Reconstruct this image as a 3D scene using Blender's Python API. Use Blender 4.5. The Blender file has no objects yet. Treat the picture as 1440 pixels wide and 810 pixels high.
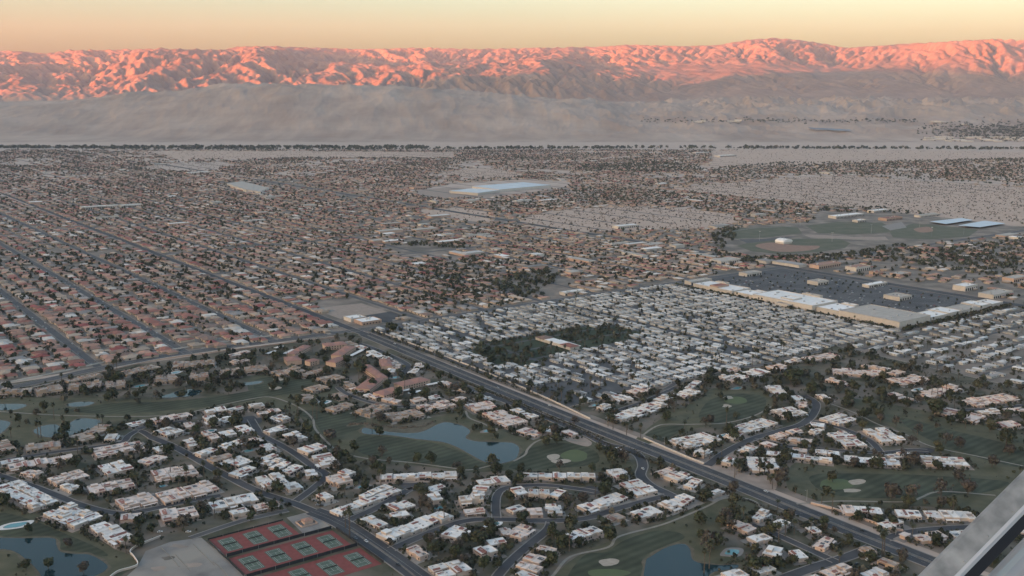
import bpy, math, random
import numpy as np
from mathutils import Vector, Matrix
random.seed(7)
RNG = np.random.default_rng(11)
R = math.radians
scene = bpy.context.scene
COL = scene.collection

# ------------------------------------------------------------------ camera
CAM_H = 365.0                 # metres above the valley floor
FPX = 1430.0                  # focal length in pixels of the 1440 x 810 photograph
HOR = 137.0                   # row of the level horizon
PITCH = math.atan((405.0 - HOR) / FPX)
cam_data = bpy.data.cameras.new("camera")
cam_data.sensor_width = 36.0
cam_data.lens = 36.0 * FPX / 1440.0
cam_data.clip_start = 0.1
cam_data.clip_end = 200000.0
cam = bpy.data.objects.new("camera", cam_data)
COL.objects.link(cam)
cam.location = (0, 0, CAM_H)
cam.rotation_euler = (math.pi / 2 - PITCH, 0, 0)
scene.camera = cam

# ------------------------------------------------------------------ sky and sun
SUN_EL = 4.4                  # degrees
SUN_AZ = -124.0               # degrees from the viewing direction, negative = to the left
sx, sy = math.sin(R(SUN_AZ)), math.cos(R(SUN_AZ))
SUN_DIR = Vector((sx * math.cos(R(SUN_EL)), sy * math.cos(R(SUN_EL)), math.sin(R(SUN_EL))))
world = bpy.data.worlds.new("World")
scene.world = world
world.use_nodes = True
wn = world.node_tree
wn.nodes.clear()
w_out = wn.nodes.new("ShaderNodeOutputWorld")
w_bg = wn.nodes.new("ShaderNodeBackground")
w_sky = wn.nodes.new("ShaderNodeTexSky")
w_sky.sky_type = 'NISHITA'
w_sky.sun_disc = False
w_sky.sun_elevation = R(SUN_EL)
w_sky.sun_rotation = R(SUN_AZ)
w_sky.altitude = 400.0
w_sky.air_density = 1.0
w_sky.dust_density = 4.9
w_sky.ozone_density = 1.12
w_bg.inputs['Strength'].default_value = 0.15
wn.links.new(w_sky.outputs[0], w_bg.inputs['Color'])
wn.links.new(w_bg.outputs[0], w_out.inputs['Surface'])

sun_data = bpy.data.lights.new("sun", 'SUN')
sun_data.energy = 5.0
sun_data.angle = R(0.5)
sun_data.color = (1.0, 0.20, 0.06)
sun = bpy.data.objects.new("sun", sun_data)
COL.objects.link(sun)
sun.rotation_euler = SUN_DIR.to_track_quat('Z', 'Y').to_euler()
sun.location = (0, 0, 4000)

scene.view_settings.view_transform = 'Standard'
scene.view_settings.look = 'None'
scene.view_settings.exposure = 2.43
scene.view_settings.gamma = 1.0
scene.view_settings.use_curve_mapping = False
scene.render.engine = 'CYCLES'
scene.cycles.use_denoising = True
scene.cycles.max_bounces = 5
scene.cycles.diffuse_bounces = 2
scene.cycles.glossy_bounces = 2
scene.cycles.transmission_bounces = 2
scene.cycles.transparent_max_bounces = 6
scene.cycles.volume_bounces = 0

# ------------------------------------------------------------------ helpers
CP, SP = math.cos(PITCH), math.sin(PITCH)
def P(x, y, z=0.0):
    """photograph pixel -> point on the level plane at height z"""
    u = -(y - 405.0) / FPX
    d = np.array([(x - 720.0) / FPX, CP + u * SP, -SP + u * CP])
    t = (z - CAM_H) / d[2]
    return np.array([d[0] * t, d[1] * t, z])
def PX(p):
    """point -> photograph pixel"""
    x, y, z = p[0], p[1], p[2] - CAM_H
    f = y * CP - z * SP
    u = y * SP + z * CP
    return 720.0 + FPX * x / f, 405.0 - FPX * u / f

def nodes_of(name):
    m = bpy.data.materials.new(name)
    m.use_nodes = True
    nt = m.node_tree
    return m, nt, nt.nodes['Principled BSDF']

def noise_mat(name, c1, c2, scale=1.0, rough=0.9, detail=4.0, contrast=0.5, c3=None, scale3=0.05, coords='Object', spec=0.2, bump=0.0, rnd=0.0):
    """two-colour noise, an optional large-scale third tint, and a per-object value shift"""
    m, nt, b = nodes_of(name)
    N, L = nt.nodes, nt.links
    tc = N.new("ShaderNodeTexCoord")
    if coords == 'World':
        src = N.new("ShaderNodeNewGeometry").outputs['Position']
    else:
        src = tc.outputs[coords]
    n = N.new("ShaderNodeTexNoise"); n.inputs['Scale'].default_value = scale; n.inputs['Detail'].default_value = detail
    L.new(src, n.inputs['Vector'])
    r = N.new("ShaderNodeValToRGB")
    r.color_ramp.elements[0].position = 0.5 - contrast / 2; r.color_ramp.elements[0].color = (*c1, 1)
    r.color_ramp.elements[1].position = 0.5 + contrast / 2; r.color_ramp.elements[1].color = (*c2, 1)
    L.new(n.outputs['Fac'], r.inputs['Fac'])
    col = r.outputs['Color']
    if c3 is not None:
        n3 = N.new("ShaderNodeTexNoise"); n3.inputs['Scale'].default_value = scale3; n3.inputs['Detail'].default_value = 3
        L.new(src, n3.inputs['Vector'])
        r3 = N.new("ShaderNodeValToRGB"); r3.color_ramp.elements[0].position = 0.42; r3.color_ramp.elements[1].position = 0.62
        L.new(n3.outputs['Fac'], r3.inputs['Fac'])
        mx = N.new("ShaderNodeMix"); mx.data_type = 'RGBA'
        L.new(r3.outputs['Color'], mx.inputs['Factor']); L.new(col, mx.inputs['A']); mx.inputs['B'].default_value = (*c3, 1)
        col = mx.outputs['Result']
    if rnd > 0:
        oi = N.new("ShaderNodeObjectInfo")
        mr = N.new("ShaderNodeMapRange"); mr.inputs['To Min'].default_value = 1 - rnd; mr.inputs['To Max'].default_value = 1 + rnd
        L.new(oi.outputs['Random'], mr.inputs['Value'])
        mu = N.new("ShaderNodeMix"); mu.data_type = 'RGBA'; mu.blend_type = 'MULTIPLY'; mu.inputs['Factor'].default_value = 1
        L.new(col, mu.inputs['A']); L.new(mr.outputs['Result'], mu.inputs['B'])
        col = mu.outputs['Result']
    L.new(col, b.inputs['Base Color'])
    b.inputs['Roughness'].default_value = rough
    b.inputs['Specular IOR Level'].default_value = spec
    if bump > 0:
        bp = N.new("ShaderNodeBump"); bp.inputs['Strength'].default_value = bump; bp.inputs['Distance'].default_value = 0.3
        L.new(n.outputs['Fac'], bp.inputs['Height']); L.new(bp.outputs['Normal'], b.inputs['Normal'])
    return m

def attr_mat(name, rough=0.9, scale=0.6, amount=0.25, spec=0.2):
    """colour from the mesh attribute 'tint' (each piece's own colour) with a little noise"""
    m, nt, b = nodes_of(name)
    N, L = nt.nodes, nt.links
    a = N.new("ShaderNodeAttribute"); a.attribute_name = 'tint'
    g = N.new("ShaderNodeNewGeometry")
    n = N.new("ShaderNodeTexNoise"); n.inputs['Scale'].default_value = scale; n.inputs['Detail'].default_value = 3
    L.new(g.outputs['Position'], n.inputs['Vector'])
    mr = N.new("ShaderNodeMapRange"); mr.inputs['From Min'].default_value = 0.3; mr.inputs['From Max'].default_value = 0.7
    mr.inputs['To Min'].default_value = 1 - amount; mr.inputs['To Max'].default_value = 1 + amount
    L.new(n.outputs['Fac'], mr.inputs['Value'])
    mu = N.new("ShaderNodeMix"); mu.data_type = 'RGBA'; mu.blend_type = 'MULTIPLY'; mu.inputs['Factor'].default_value = 1
    L.new(a.outputs['Color'], mu.inputs['A']); L.new(mr.outputs['Result'], mu.inputs['B'])
    L.new(mu.outputs['Result'], b.inputs['Base Color'])
    b.inputs['Roughness'].default_value = rough
    b.inputs['Specular IOR Level'].default_value = spec
    return m

def mesh_np(name, verts, faces_list, smooth=False, tint=None):
    """verts (n,3); faces_list: list of (k, m) index arrays; tint: per-face colours in the same order"""
    me = bpy.data.meshes.new(name)
    verts = np.asarray(verts, dtype=np.float32)
    fl = [np.asarray(f, dtype=np.int32) for f in faces_list if len(f)]
    me.vertices.add(len(verts)); me.vertices.foreach_set('co', verts.ravel())
    loops = np.concatenate([f.ravel() for f in fl])
    tot = np.concatenate([np.full(len(f), f.shape[1], dtype=np.int32) for f in fl])
    start = np.concatenate([[0], np.cumsum(tot)[:-1]]).astype(np.int32)
    me.loops.add(len(loops)); me.loops.foreach_set('vertex_index', loops)
    me.polygons.add(len(tot)); me.polygons.foreach_set('loop_start', start)
    try:
        me.polygons.foreach_set('loop_total', tot)
    except Exception:
        pass
    if smooth:
        me.polygons.foreach_set('use_smooth', np.ones(len(tot), dtype=bool))
    if tint is not None:
        at = me.attributes.new('tint', 'FLOAT_COLOR', 'FACE')
        c = np.ones((len(tot), 4), dtype=np.float32); c[:, :3] = tint
        at.data.foreach_set('color', c.ravel())
    me.update(calc_edges=True)
    me.validate()
    return me

def tag(o, label=None, cat=None, group=None, kind=None):
    if label: o['label'] = label
    if cat: o['category'] = cat
    if group: o['group'] = group
    if kind: o['kind'] = kind
    return o
def obj(name, mesh, mat=None, parent=None, loc=None, rz=0.0, scale=None):
    o = bpy.data.objects.new(name, mesh)
    COL.objects.link(o)
    if mat is not None and mesh is not None and not mesh.materials:
        mesh.materials.append(mat)
    if parent is not None: o.parent = parent
    if loc is not None: o.location = [float(v) for v in loc]
    if rz: o.rotation_euler = (0, 0, float(rz))
    if scale is not None: o.scale = scale
    return o
def empty(name, loc, rz=0.0):
    o = bpy.data.objects.new(name, None)
    o.empty_display_size = 2.0
    COL.objects.link(o)
    o.location = [float(v) for v in loc]
    o.rotation_euler = (0, 0, float(rz))
    return o

class MB:
    """collects simple solids; build() links them as ONE mesh"""
    def __init__(self):
        self.v = []; self.f = []
    def add(self, vs, fs):
        n = len(self.v); self.v += [tuple(float(c) for c in q) for q in vs]; self.f += [tuple(i + n for i in g) for g in fs]
        return self
    def box(self, x0, x1, y0, y1, z0, z1, bottom=False):
        vs = [(x0,y0,z0),(x1,y0,z0),(x1,y1,z0),(x0,y1,z0),(x0,y0,z1),(x1,y0,z1),(x1,y1,z1),(x0,y1,z1)]
        fs = [(4,5,6,7),(0,1,5,4),(1,2,6,5),(2,3,7,6),(3,0,4,7)]
        if bottom: fs.append((3,2,1,0))
        return self.add(vs, fs)
    def prism(self, pts, z0, z1, top=True):
        n = len(pts)
        vs = [(p[0],p[1],z0) for p in pts] + [(p[0],p[1],z1) for p in pts]
        fs = [(i,(i+1)%n,n+(i+1)%n,n+i) for i in range(n)]
        if top: fs.append(tuple(range(n,2*n)))
        return self.add(vs, fs)
    def mesh(self, name, smooth=False):
        me = bpy.data.meshes.new(name)
        me.from_pydata(self.v, [], self.f)
        if smooth: me.polygons.foreach_set('use_smooth', [True] * len(me.polygons))
        me.update()
        return me
    def build(self, name, mat, parent=None, **k):
        return obj(name, self.mesh(name), mat, parent, **k)

def perlin(x, y, seed=0, deriv=False):
    """2-D gradient noise, vectorised; optional analytic derivatives"""
    r = np.random.default_rng(seed)
    perm = r.permutation(512); ang = r.uniform(0, 2 * np.pi, 512); gx, gy = np.cos(ang), np.sin(ang)
    xi = np.floor(x).astype(np.int64); yi = np.floor(y).astype(np.int64)
    xf = x - xi; yf = y - yi
    def h(i, j): return perm[(perm[i & 511] + j) & 511]
    u = xf**3*(xf*(xf*6-15)+10); v = yf**3*(yf*(yf*6-15)+10)
    h00, h10, h01, h11 = h(xi,yi), h(xi+1,yi), h(xi,yi+1), h(xi+1,yi+1)
    a = gx[h00]*xf + gy[h00]*yf; b = gx[h10]*(xf-1) + gy[h10]*yf
    c = gx[h01]*xf + gy[h01]*(yf-1); d = gx[h11]*(xf-1) + gy[h11]*(yf-1)
    n = a + u*(b-a) + v*(c-a) + u*v*(a-b-c+d)
    if not deriv: return n
    du = 30*xf*xf*(xf*(xf-2)+1); dv = 30*yf*yf*(yf*(yf-2)+1)
    k = a-b-c+d
    dx = gx[h00] + u*(gx[h10]-gx[h00]) + v*(gx[h01]-gx[h00]) + u*v*(gx[h00]-gx[h10]-gx[h01]+gx[h11]) + du*((b-a) + v*k)
    dy = gy[h00] + u*(gy[h10]-gy[h00]) + v*(gy[h01]-gy[h00]) + u*v*(gy[h00]-gy[h10]-gy[h01]+gy[h11]) + dv*((c-a) + u*k)
    return n, dx, dy
def smooth01(t):
    t = np.clip(t, 0, 1); return t * t * (3 - 2 * t)
# ------------------------------------------------------------------ valley floor, hills and mountains
m_desert = noise_mat("desert_sand", (0.36, 0.275, 0.225), (0.50, 0.39, 0.325), scale=0.012, contrast=0.55, c3=(0.41, 0.32, 0.265), scale3=0.0012, coords='World')
g = 90000.0
ground = obj("ground", mesh_np("ground", [(-g,-g,0),(g,-g,0),(g,g,0),(-g,g,0)], [np.array([[0,1,2,3]])]), m_desert)
tag(ground, kind='structure')

def rock_mat():
    m, nt, b = nodes_of("desert_rock")
    N, L = nt.nodes, nt.links
    geo = N.new("ShaderNodeNewGeometry")
    n1 = N.new("ShaderNodeTexNoise"); n1.inputs['Scale'].default_value = 0.0016; n1.inputs['Detail'].default_value = 8; n1.inputs['Roughness'].default_value = 0.62
    L.new(geo.outputs['Position'], n1.inputs['Vector'])
    r = N.new("ShaderNodeValToRGB")
    e = r.color_ramp.elements
    e[0].position = 0.33; e[0].color = (0.29, 0.215, 0.175, 1)
    e[1].position = 0.68; e[1].color = (0.42, 0.325, 0.265, 1)
    L.new(n1.outputs['Fac'], r.inputs['Fac'])
    mp = N.new("ShaderNodeMapping"); mp.inputs['Scale'].default_value = (0.0075, 0.0011, 0.004)     # washes that run down the fans
    L.new(geo.outputs['Position'], mp.inputs['Vector'])
    n2 = N.new("ShaderNodeTexNoise"); n2.inputs['Scale'].default_value = 1.0; n2.inputs['Detail'].default_value = 7; n2.inputs['Distortion'].default_value = 0.6
    L.new(mp.outputs['Vector'], n2.inputs['Vector'])
    r2 = N.new("ShaderNodeMapRange"); r2.inputs['From Min'].default_value = 0.32; r2.inputs['From Max'].default_value = 0.68; r2.inputs['To Min'].default_value = 0.90; r2.inputs['To Max'].default_value = 1.10
    L.new(n2.outputs['Fac'], r2.inputs['Value'])
    mu = N.new("ShaderNodeMix"); mu.data_type = 'RGBA'; mu.blend_type = 'MULTIPLY'; mu.inputs['Factor'].default_value = 1
    L.new(r.outputs['Color'], mu.inputs['A']); L.new(r2.outputs['Result'], mu.inputs['B'])
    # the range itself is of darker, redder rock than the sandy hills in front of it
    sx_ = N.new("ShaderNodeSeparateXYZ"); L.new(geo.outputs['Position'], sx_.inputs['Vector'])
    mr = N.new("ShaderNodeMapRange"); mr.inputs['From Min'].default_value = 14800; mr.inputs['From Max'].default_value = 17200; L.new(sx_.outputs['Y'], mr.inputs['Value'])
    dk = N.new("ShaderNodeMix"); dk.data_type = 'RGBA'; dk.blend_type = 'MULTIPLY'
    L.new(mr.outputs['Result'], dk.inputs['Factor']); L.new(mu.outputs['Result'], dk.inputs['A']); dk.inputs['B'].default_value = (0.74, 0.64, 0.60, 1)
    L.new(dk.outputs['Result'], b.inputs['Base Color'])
    b.inputs['Roughness'].default_value = 0.95
    b.inputs['Specular IOR Level'].default_value = 0.1
    return m
m_rock = rock_mat()

NC, NR = 960, 470
azs = np.linspace(R(-31), R(31), NC)
dist = np.concatenate([np.linspace(7900, 15500, 130, endpoint=False), np.linspace(15500, 26150, NR - 130)])
DD, AA = np.meshgrid(dist, azs, indexing='ij')       # DD is the forward distance
XX = DD * np.tan(AA); YY = DD
PXc = 720.0 + FPX * np.tan(AA) * CP                  # photograph column (near the horizon)
sky_x = [-300, 0, 50, 90, 130, 180, 250, 330, 355, 400, 450, 520, 600, 680, 760, 830, 880, 950, 1000, 1040, 1070, 1110, 1170, 1230, 1300, 1370, 1440, 1700]
sky_y = [78, 76, 74, 78, 73, 73, 71, 73, 68, 68, 70, 72, 70, 72, 70, 69, 66, 68, 66, 59, 57, 60, 70, 66, 62, 58, 63, 72]
sk = np.interp(PXc[0], sky_x, sky_y)
crA_x = [-300, 0, 80, 160, 250, 320, 400, 480, 560, 640, 720, 800, 880, 960, 1100, 1250, 1440, 1700]
crA_y = [152, 146, 143, 138, 127, 122, 119, 120, 123, 127, 133, 141, 149, 152, 153, 152, 150, 150]
cA = np.interp(PXc[0], crA_x, crA_y)

def erosive(x, y, octv, seed, lac=2.03, gain=0.5, damp=1.0):
    """noise whose fine octaves fade on steep ground: eroded spurs and gullies"""
    s = np.zeros_like(x); a = 1.0; dxs = np.zeros_like(x); dys = np.zeros_like(x)
    c, t = math.cos(0.62), math.sin(0.62)
    fx, fy = x, y
    for i in range(octv):
        n, dx, dy = perlin(fx, fy, seed + i, True)
        dxs += dx * 0.9; dys += dy * 0.9
        s += a * n / (1 + damp * (dxs**2 + dys**2))
        a *= gain
        fx, fy = lac * (c*fx - t*fy), lac * (t*fx + c*fy)
    return s
def ridged(x, y, octv, seed, lac=2.1, gain=0.52):
    s = np.zeros_like(x); a = 1.0; w = np.ones_like(x); c, t = math.cos(0.5), math.sin(0.5)
    fx, fy = x, y
    for i in range(octv):
        n = 1 - np.abs(perlin(fx, fy, seed + 31 * i)) * 1.9
        n = np.clip(n, 0, 1)**1.6
        s += a * n * w; w = np.clip(n * 1.5, 0.12, 1); a *= gain
        fx, fy = lac * (c*fx - t*fy), lac * (t*fx + c*fy)
    return s

# alluvial plain that rises towards the foot of the range
base = 330.0 * smooth01((YY - 7900) / 15500.0) + 40 * smooth01((YY - 9000) / 6000)
# front hills
hA = (365 + (HOR - cA) / FPX * 11600.0)[None, :] - np.interp(11600.0, dist, base[:, 0])
wob = 450 * perlin(XX / 2600, YY / 2600, 5)
tA = YY + wob
envA = smooth01((tA - 8700) / 2900) * (1 - 0.8 * smooth01((tA - 11700) / 2300))
gull = ridged(XX / 1150, YY / 1500, 6, 40)
rug = np.interp(PXc, [-300, 300, 700, 900, 1440, 1700], [0.10, 0.12, 0.16, 0.42, 0.5, 0.5])
A = hA * envA * (1 - rug + rug * gull * 0.75)
lumps = np.interp(PXc, [600, 850, 1000, 1700], [0, 0.5, 1, 1]) * 120 * smooth01((YY - 10300) / 1500) * (1 - smooth01((YY - 14500) / 2500)) * ridged(XX / 900, YY / 1000, 6, 77)
# the range: a block pushed up and cut by its own streams
def eroded_range():
    gx = np.arange(-15888, 15889, 48.0); gy = np.arange(14800, 26201, 48.0)
    nx, ny = len(gx), len(gy)
    X, Y = np.meshgrid(gx, gy)
    col = 720.0 + FPX * X / Y * CP
    foot = np.interp(col, [-300, 0, 300, 600, 760, 900, 1050, 1250, 1440, 1700], [15900, 15900, 16300, 16400, 16600, 17600, 17300, 17300, 17400, 17400])
    foot = foot + 620 * perlin(X / 2600, Y / 5200, 9) + 260 * perlin(X / 900, Y / 2500, 13)
    t = (Y - foot) / 6500.0
    up = np.where(t > 0, 0.35 + 0.65 * smooth01(t * 1.3), 0.0) * np.clip(1 + 0.9 * perlin(X / 3300, Y / 4800, 15), .25, 2)
    g_ = np.random.default_rng(2)
    Z = np.clip(t, 0, 2) * 260 + 25 * g_.random(X.shape) + 60 * perlin(X / 1100, Y / 1100, 33) * (t > 0)
    fixed = (t <= 0); fixed[0, :] = True
    Z[fixed] = 0
    n = nx * ny; idx = np.arange(n).reshape(ny, nx)
    steps = [(-1,-1),(-1,0),(-1,1),(0,-1),(0,1),(1,-1),(1,0),(1,1)]
    fx = fixed.ravel()
    for it in range(22):
        best = np.zeros((ny, nx)); rec = idx.copy()
        for dy, dx in steps:
            ln = 48.0 * math.hypot(dx, dy)
            y0, y1 = max(0, -dy), ny - max(0, dy); x0, x1 = max(0, -dx), nx - max(0, dx)
            sl = np.zeros((ny, nx)); sl[y0:y1, x0:x1] = (Z[y0:y1, x0:x1] - Z[y0+dy:y1+dy, x0+dx:x1+dx]) / ln
            tgt = np.zeros((ny, nx), int); tgt[y0:y1, x0:x1] = idx[y0+dy:y1+dy, x0+dx:x1+dx]
            m = sl > best; best[m] = sl[m]; rec[m] = tgt[m]
        zf = (Z + up * 62.0).ravel(); zf[fx] = 0
        order = np.argsort(-Z.ravel(), kind='stable').tolist(); rl = rec.ravel().tolist()
        acc = [1.0] * n
        for i in order:
            r_ = rl[i]
            if r_ != i: acc[r_] += acc[i]
        F = (0.17 * np.array(acc) ** 0.47).tolist(); z = zf.tolist(); fl = fx.tolist()
        for i in reversed(order):
            r_ = rl[i]
            if r_ != i and not fl[i]:
                zr = z[r_]
                if z[i] > zr: z[i] = (z[i] + F[i] * zr) / (1 + F[i])
        Z = np.array(z).reshape(ny, nx)
        P_ = np.pad(Z, 1, mode='edge')
        Z = np.where(fixed, 0, Z + 0.006 * (P_[:-2, 1:-1] + P_[2:, 1:-1] + P_[1:-1, :-2] + P_[1:-1, 2:] - 4 * Z))
    return gx, gy, Z
gxr, gyr, ZR = eroded_range()
def bil(x, y):
    fx = np.clip((x - gxr[0]) / 48.0, 0, len(gxr) - 1.001); fy = np.clip((y - gyr[0]) / 48.0, 0, len(gyr) - 1.001)
    i, j = fy.astype(int), fx.astype(int); u, v = fx - j, fy - i
    return ZR[i, j]*(1-u)*(1-v) + ZR[i, j+1]*u*(1-v) + ZR[i+1, j]*(1-u)*v + ZR[i+1, j+1]*u*v
M = np.where(YY > 14800, bil(XX, YY), 0.0)
M = M / max(np.percentile(M[-60:], 90), 1) * 1150.0
footr = np.interp(PXc, [-300, 700, 900, 1700], [15900, 16400, 17400, 17300])
M *= np.where(PXc > 760, 1 - np.clip((PXc-760)/200, 0, 1) * (1 - smooth01((YY - footr) / 5200) ** 0.8), 1.0)
relx = np.interp(PXc, [-300, 700, 1000, 1700], [1.0, 1.0, 0.55, 0.5])
M += relx * (34 * (ridged((XX + .3*YY) / 620, (YY - .2*XX) / 900, 5, 301, gain=0.6) - 0.75) * (1 - 0.5 * smooth01((YY - 22500) / 3000)) + 7 * perlin(XX / 80, YY / 80, 302)) * np.clip(M / 160, 0, 1)
footd = np.interp(PXc, [-300, 0, 300, 600, 760, 900, 1050, 1250, 1440, 1700], [15800, 15900, 16300, 16400, 16800, 18600, 18200, 18000, 18300, 18300])
tM = (YY - footd) / (24300.0 - footd)
fan = 120 * smooth01((tM + 0.35) / 0.5)
H0 = base + fan
MM = np.maximum(M, 0)
need = (365 + (HOR - sk) / FPX * 24300.0)
for it in range(4):                        # bring the crest line to its height, column by column
    H = np.maximum(H0, H0 + MM)
    ang = ((H - CAM_H) / YY).max(axis=0)
    tgt = (HOR - sk) / FPX
    k = np.clip((tgt * 24000 + 120) / np.maximum(ang * 24000 + 120, 60), 0.6, 1.6)
    ker = np.hanning(25); ker /= ker.sum()
    k = np.convolve(np.pad(k, 12, mode='edge'), ker, mode='valid')
    MM = MM * k[None, :]
H = np.maximum(H0 + MM, base + A)
H = np.maximum(H, base + fan * 0.4 + lumps)
H += 14 * smooth01((YY - 8300) / 1200) * perlin(XX / 420, YY / 420, 91)
H += smooth01((YY - 8800) / 900) * (1 - smooth01((YY - 15000) / 1500)) * np.interp(PXc, [600, 900], [9, 16]) * (ridged(XX / 330, YY / 620, 5, 133, gain=.6) - .7)
H = H - 26 * (1 - smooth01((YY - 7900) / 700))
vs = np.stack([XX, YY, H], -1).reshape(-1, 3)
ii = np.arange(NR * NC).reshape(NR, NC)
quads = np.stack([ii[:-1, :-1], ii[:-1, 1:], ii[1:, 1:], ii[1:, :-1]], -1).reshape(-1, 4)
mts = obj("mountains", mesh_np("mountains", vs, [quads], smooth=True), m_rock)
tag(mts, kind='structure')

# the high range in the west, behind the left shoulder, that already shades the valley
def west_range():
    ux, uy = -sx, -sy                       # horizontal direction the sunlight travels
    vx, vy = -uy, ux                        # along the range
    nv, nd = 240, 24
    vv = np.linspace(-34000, 46000, nv)
    pts = []                                # height of the range that puts the edge of its shadow where the far slopes show it
    for X, D, yy in ((-150, 17e3, 143), (0, 17e3, 142), (200, 17e3, 138), (400, 17e3, 133), (620, 17e3, 131), (850, 19e3, 119), (960, 19.3e3, 114), (1037, 20.6e3, 104), (1120, 21.5e3, 90), (1200, 21.6e3, 86), (1337, 21.5e3, 91), (1440, 21e3, 96), (1650, 21e3, 97)):
        x = D * (X - 720) / FPX; z = 365 + (HOR - yy) / FPX * D
        pts.append((x * vx + D * vy, z + (20000 + x * ux + D * uy) * math.tan(R(SUN_EL))))
    pts.sort()
    lo, hi = pts[0], pts[-1]
    pts = [(-34000, 2300), (lo[0] - 6000, lo[1] + 150)] + pts + [(hi[0] + 5000, hi[1] * 0.8), (60000, 900)]
    crest = np.interp(vv, [q[0] for q in pts], [q[1] for q in pts])
    crest = crest * (1 + 0.035 * perlin(vv / 2500, vv * 0 + 3.3, 5)) + 60 * perlin(vv / 700, vv * 0 + 1.3, 6)
    tt = np.linspace(-1, 1, nd)
    prof = np.clip(1 - np.abs(tt), 0, 1)**1.15
    VV, TT = np.meshgrid(vv, tt, indexing='ij')
    Z = crest[:, None] * prof[None, :] - 20
    Z = Z * (1 + 0.12 * perlin(VV / 1800, TT * 5, 8) * (1 - np.abs(TT)) * (np.abs(TT) > 0.05))
    U = -20000 + TT * 8500
    x = ux * U + vx * VV; y = uy * U + vy * VV
    v = np.stack([x, y, Z], -1).reshape(-1, 3)
    i2 = np.arange(nv * nd).reshape(nv, nd)
    q = np.stack([i2[:-1, :-1], i2[:-1, 1:], i2[1:, 1:], i2[1:, :-1]], -1).reshape(-1, 4)
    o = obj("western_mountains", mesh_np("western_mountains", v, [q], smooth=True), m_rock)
    tag(o, kind='structure')
west_range()

# ------------------------------------------------------------------ haze
def build_haze():
    m = bpy.data.materials.new("haze")
    m.use_nodes = True
    nt = m.node_tree
    nt.nodes.clear()
    out = nt.nodes.new("ShaderNodeOutputMaterial")
    v = nt.nodes.new("ShaderNodeVolumePrincipled")
    v.inputs['Color'].default_value = (0.77, 0.80, 0.94, 1)
    v.inputs['Density'].default_value = HAZE
    v.inputs['Anisotropy'].default_value = 0.0
    nt.links.new(v.outputs[0], out.inputs['Volume'])
    b = MB().box(-19500, 19500, -1500, 28500, -30, 2300, bottom=True)
    o = b.build("haze", m)
    tag(o, kind='stuff')
HAZE = 2.0e-5
build_haze()
# ------------------------------------------------------------------ street frame: a runs along the cross road, b along the boulevard
AZ1 = math.atan((-350.0 - 720.0) * CP / FPX)
D1 = np.array([math.sin(AZ1), math.cos(AZ1)])
D2 = np.array([D1[1], -D1[0]])
ORG = P(500, 465)[:2]
ANG_A = math.atan2(D2[1], D2[0])              # heading of the a axis
def AB(a, b): return ORG + a * D2 + b * D1
def toAB(p):
    q = np.asarray(p)[..., :2] - ORG
    return q @ D2, q @ D1

def catmull(pts, closed=False, n=6):
    p = np.asarray(pts, float); out = []
    m = len(p); rng_ = range(m if closed else m - 1)
    for i in rng_:
        if closed: p0, p1, p2, p3 = p[(i-1) % m], p[i], p[(i+1) % m], p[(i+2) % m]
        else: p0, p1, p2, p3 = p[max(i-1, 0)], p[i], p[i+1], p[min(i+2, m-1)]
        for t in np.linspace(0, 1, n, endpoint=False):
            out.append(0.5 * ((2*p1) + (p2-p0)*t + (2*p0-5*p1+4*p2-p3)*t*t + (3*p1-p0-3*p2+p3)*t**3))
    if not closed: out.append(p[-1])
    return np.array(out)
def gpts(px): return np.array([P(x, y)[:2] for x, y in px])
def pip(pts, poly):
    """points (n,2) in polygon"""
    x, y = pts[:, 0], pts[:, 1]; inside = np.zeros(len(pts), bool)
    j = len(poly) - 1
    for i in range(len(poly)):
        xi, yi = poly[i]; xj, yj = poly[j]
        if yi != yj:
            c = ((yi > y) != (yj > y)) & (x < (xj - xi) * (y - yi) / (yj - yi) + xi)
            inside ^= c
        j = i
    return inside

# occupancy map of the ground near enough to place things one by one
OX0, OX1, OY0, OY1, OC = -1250.0, 1500.0, 640.0, 3400.0, 2.0
OCC = np.zeros((int((OY1 - OY0) / OC), int((OX1 - OX0) / OC)), dtype=np.uint8)
# 1 road/path, 2 building, 4 water, 8 sand or court, 16 fairway, 32 pool
def mark_poly(poly, bit):
    poly = np.asarray(poly)
    x0, y0 = poly.min(0); x1, y1 = poly.max(0)
    i0, i1 = max(int((x0-OX0)/OC), 0), min(int((x1-OX0)/OC)+1, OCC.shape[1]); j0, j1 = max(int((y0-OY0)/OC), 0), min(int((y1-OY0)/OC)+1, OCC.shape[0])
    if i1 <= i0 or j1 <= j0: return
    gx, gy = np.meshgrid(OX0 + (np.arange(i0, i1)+.5)*OC, OY0 + (np.arange(j0, j1)+.5)*OC)
    ins = pip(np.stack([gx.ravel(), gy.ravel()], 1), poly).reshape(gx.shape)
    OCC[j0:j1, i0:i1] |= (ins * bit).astype(np.uint8)
def occ_at(p, r=0.0):
    v = 0
    for dx, dy in ((0, 0),) if r <= 0 else ((0, 0), (r, 0), (-r, 0), (0, r), (0, -r)):
        i, j = int((p[0]+dx-OX0)/OC), int((p[1]+dy-OY0)/OC)
        if 0 <= i < OCC.shape[1] and 0 <= j < OCC.shape[0]: v |= int(OCC[j, i])
    return v

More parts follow.
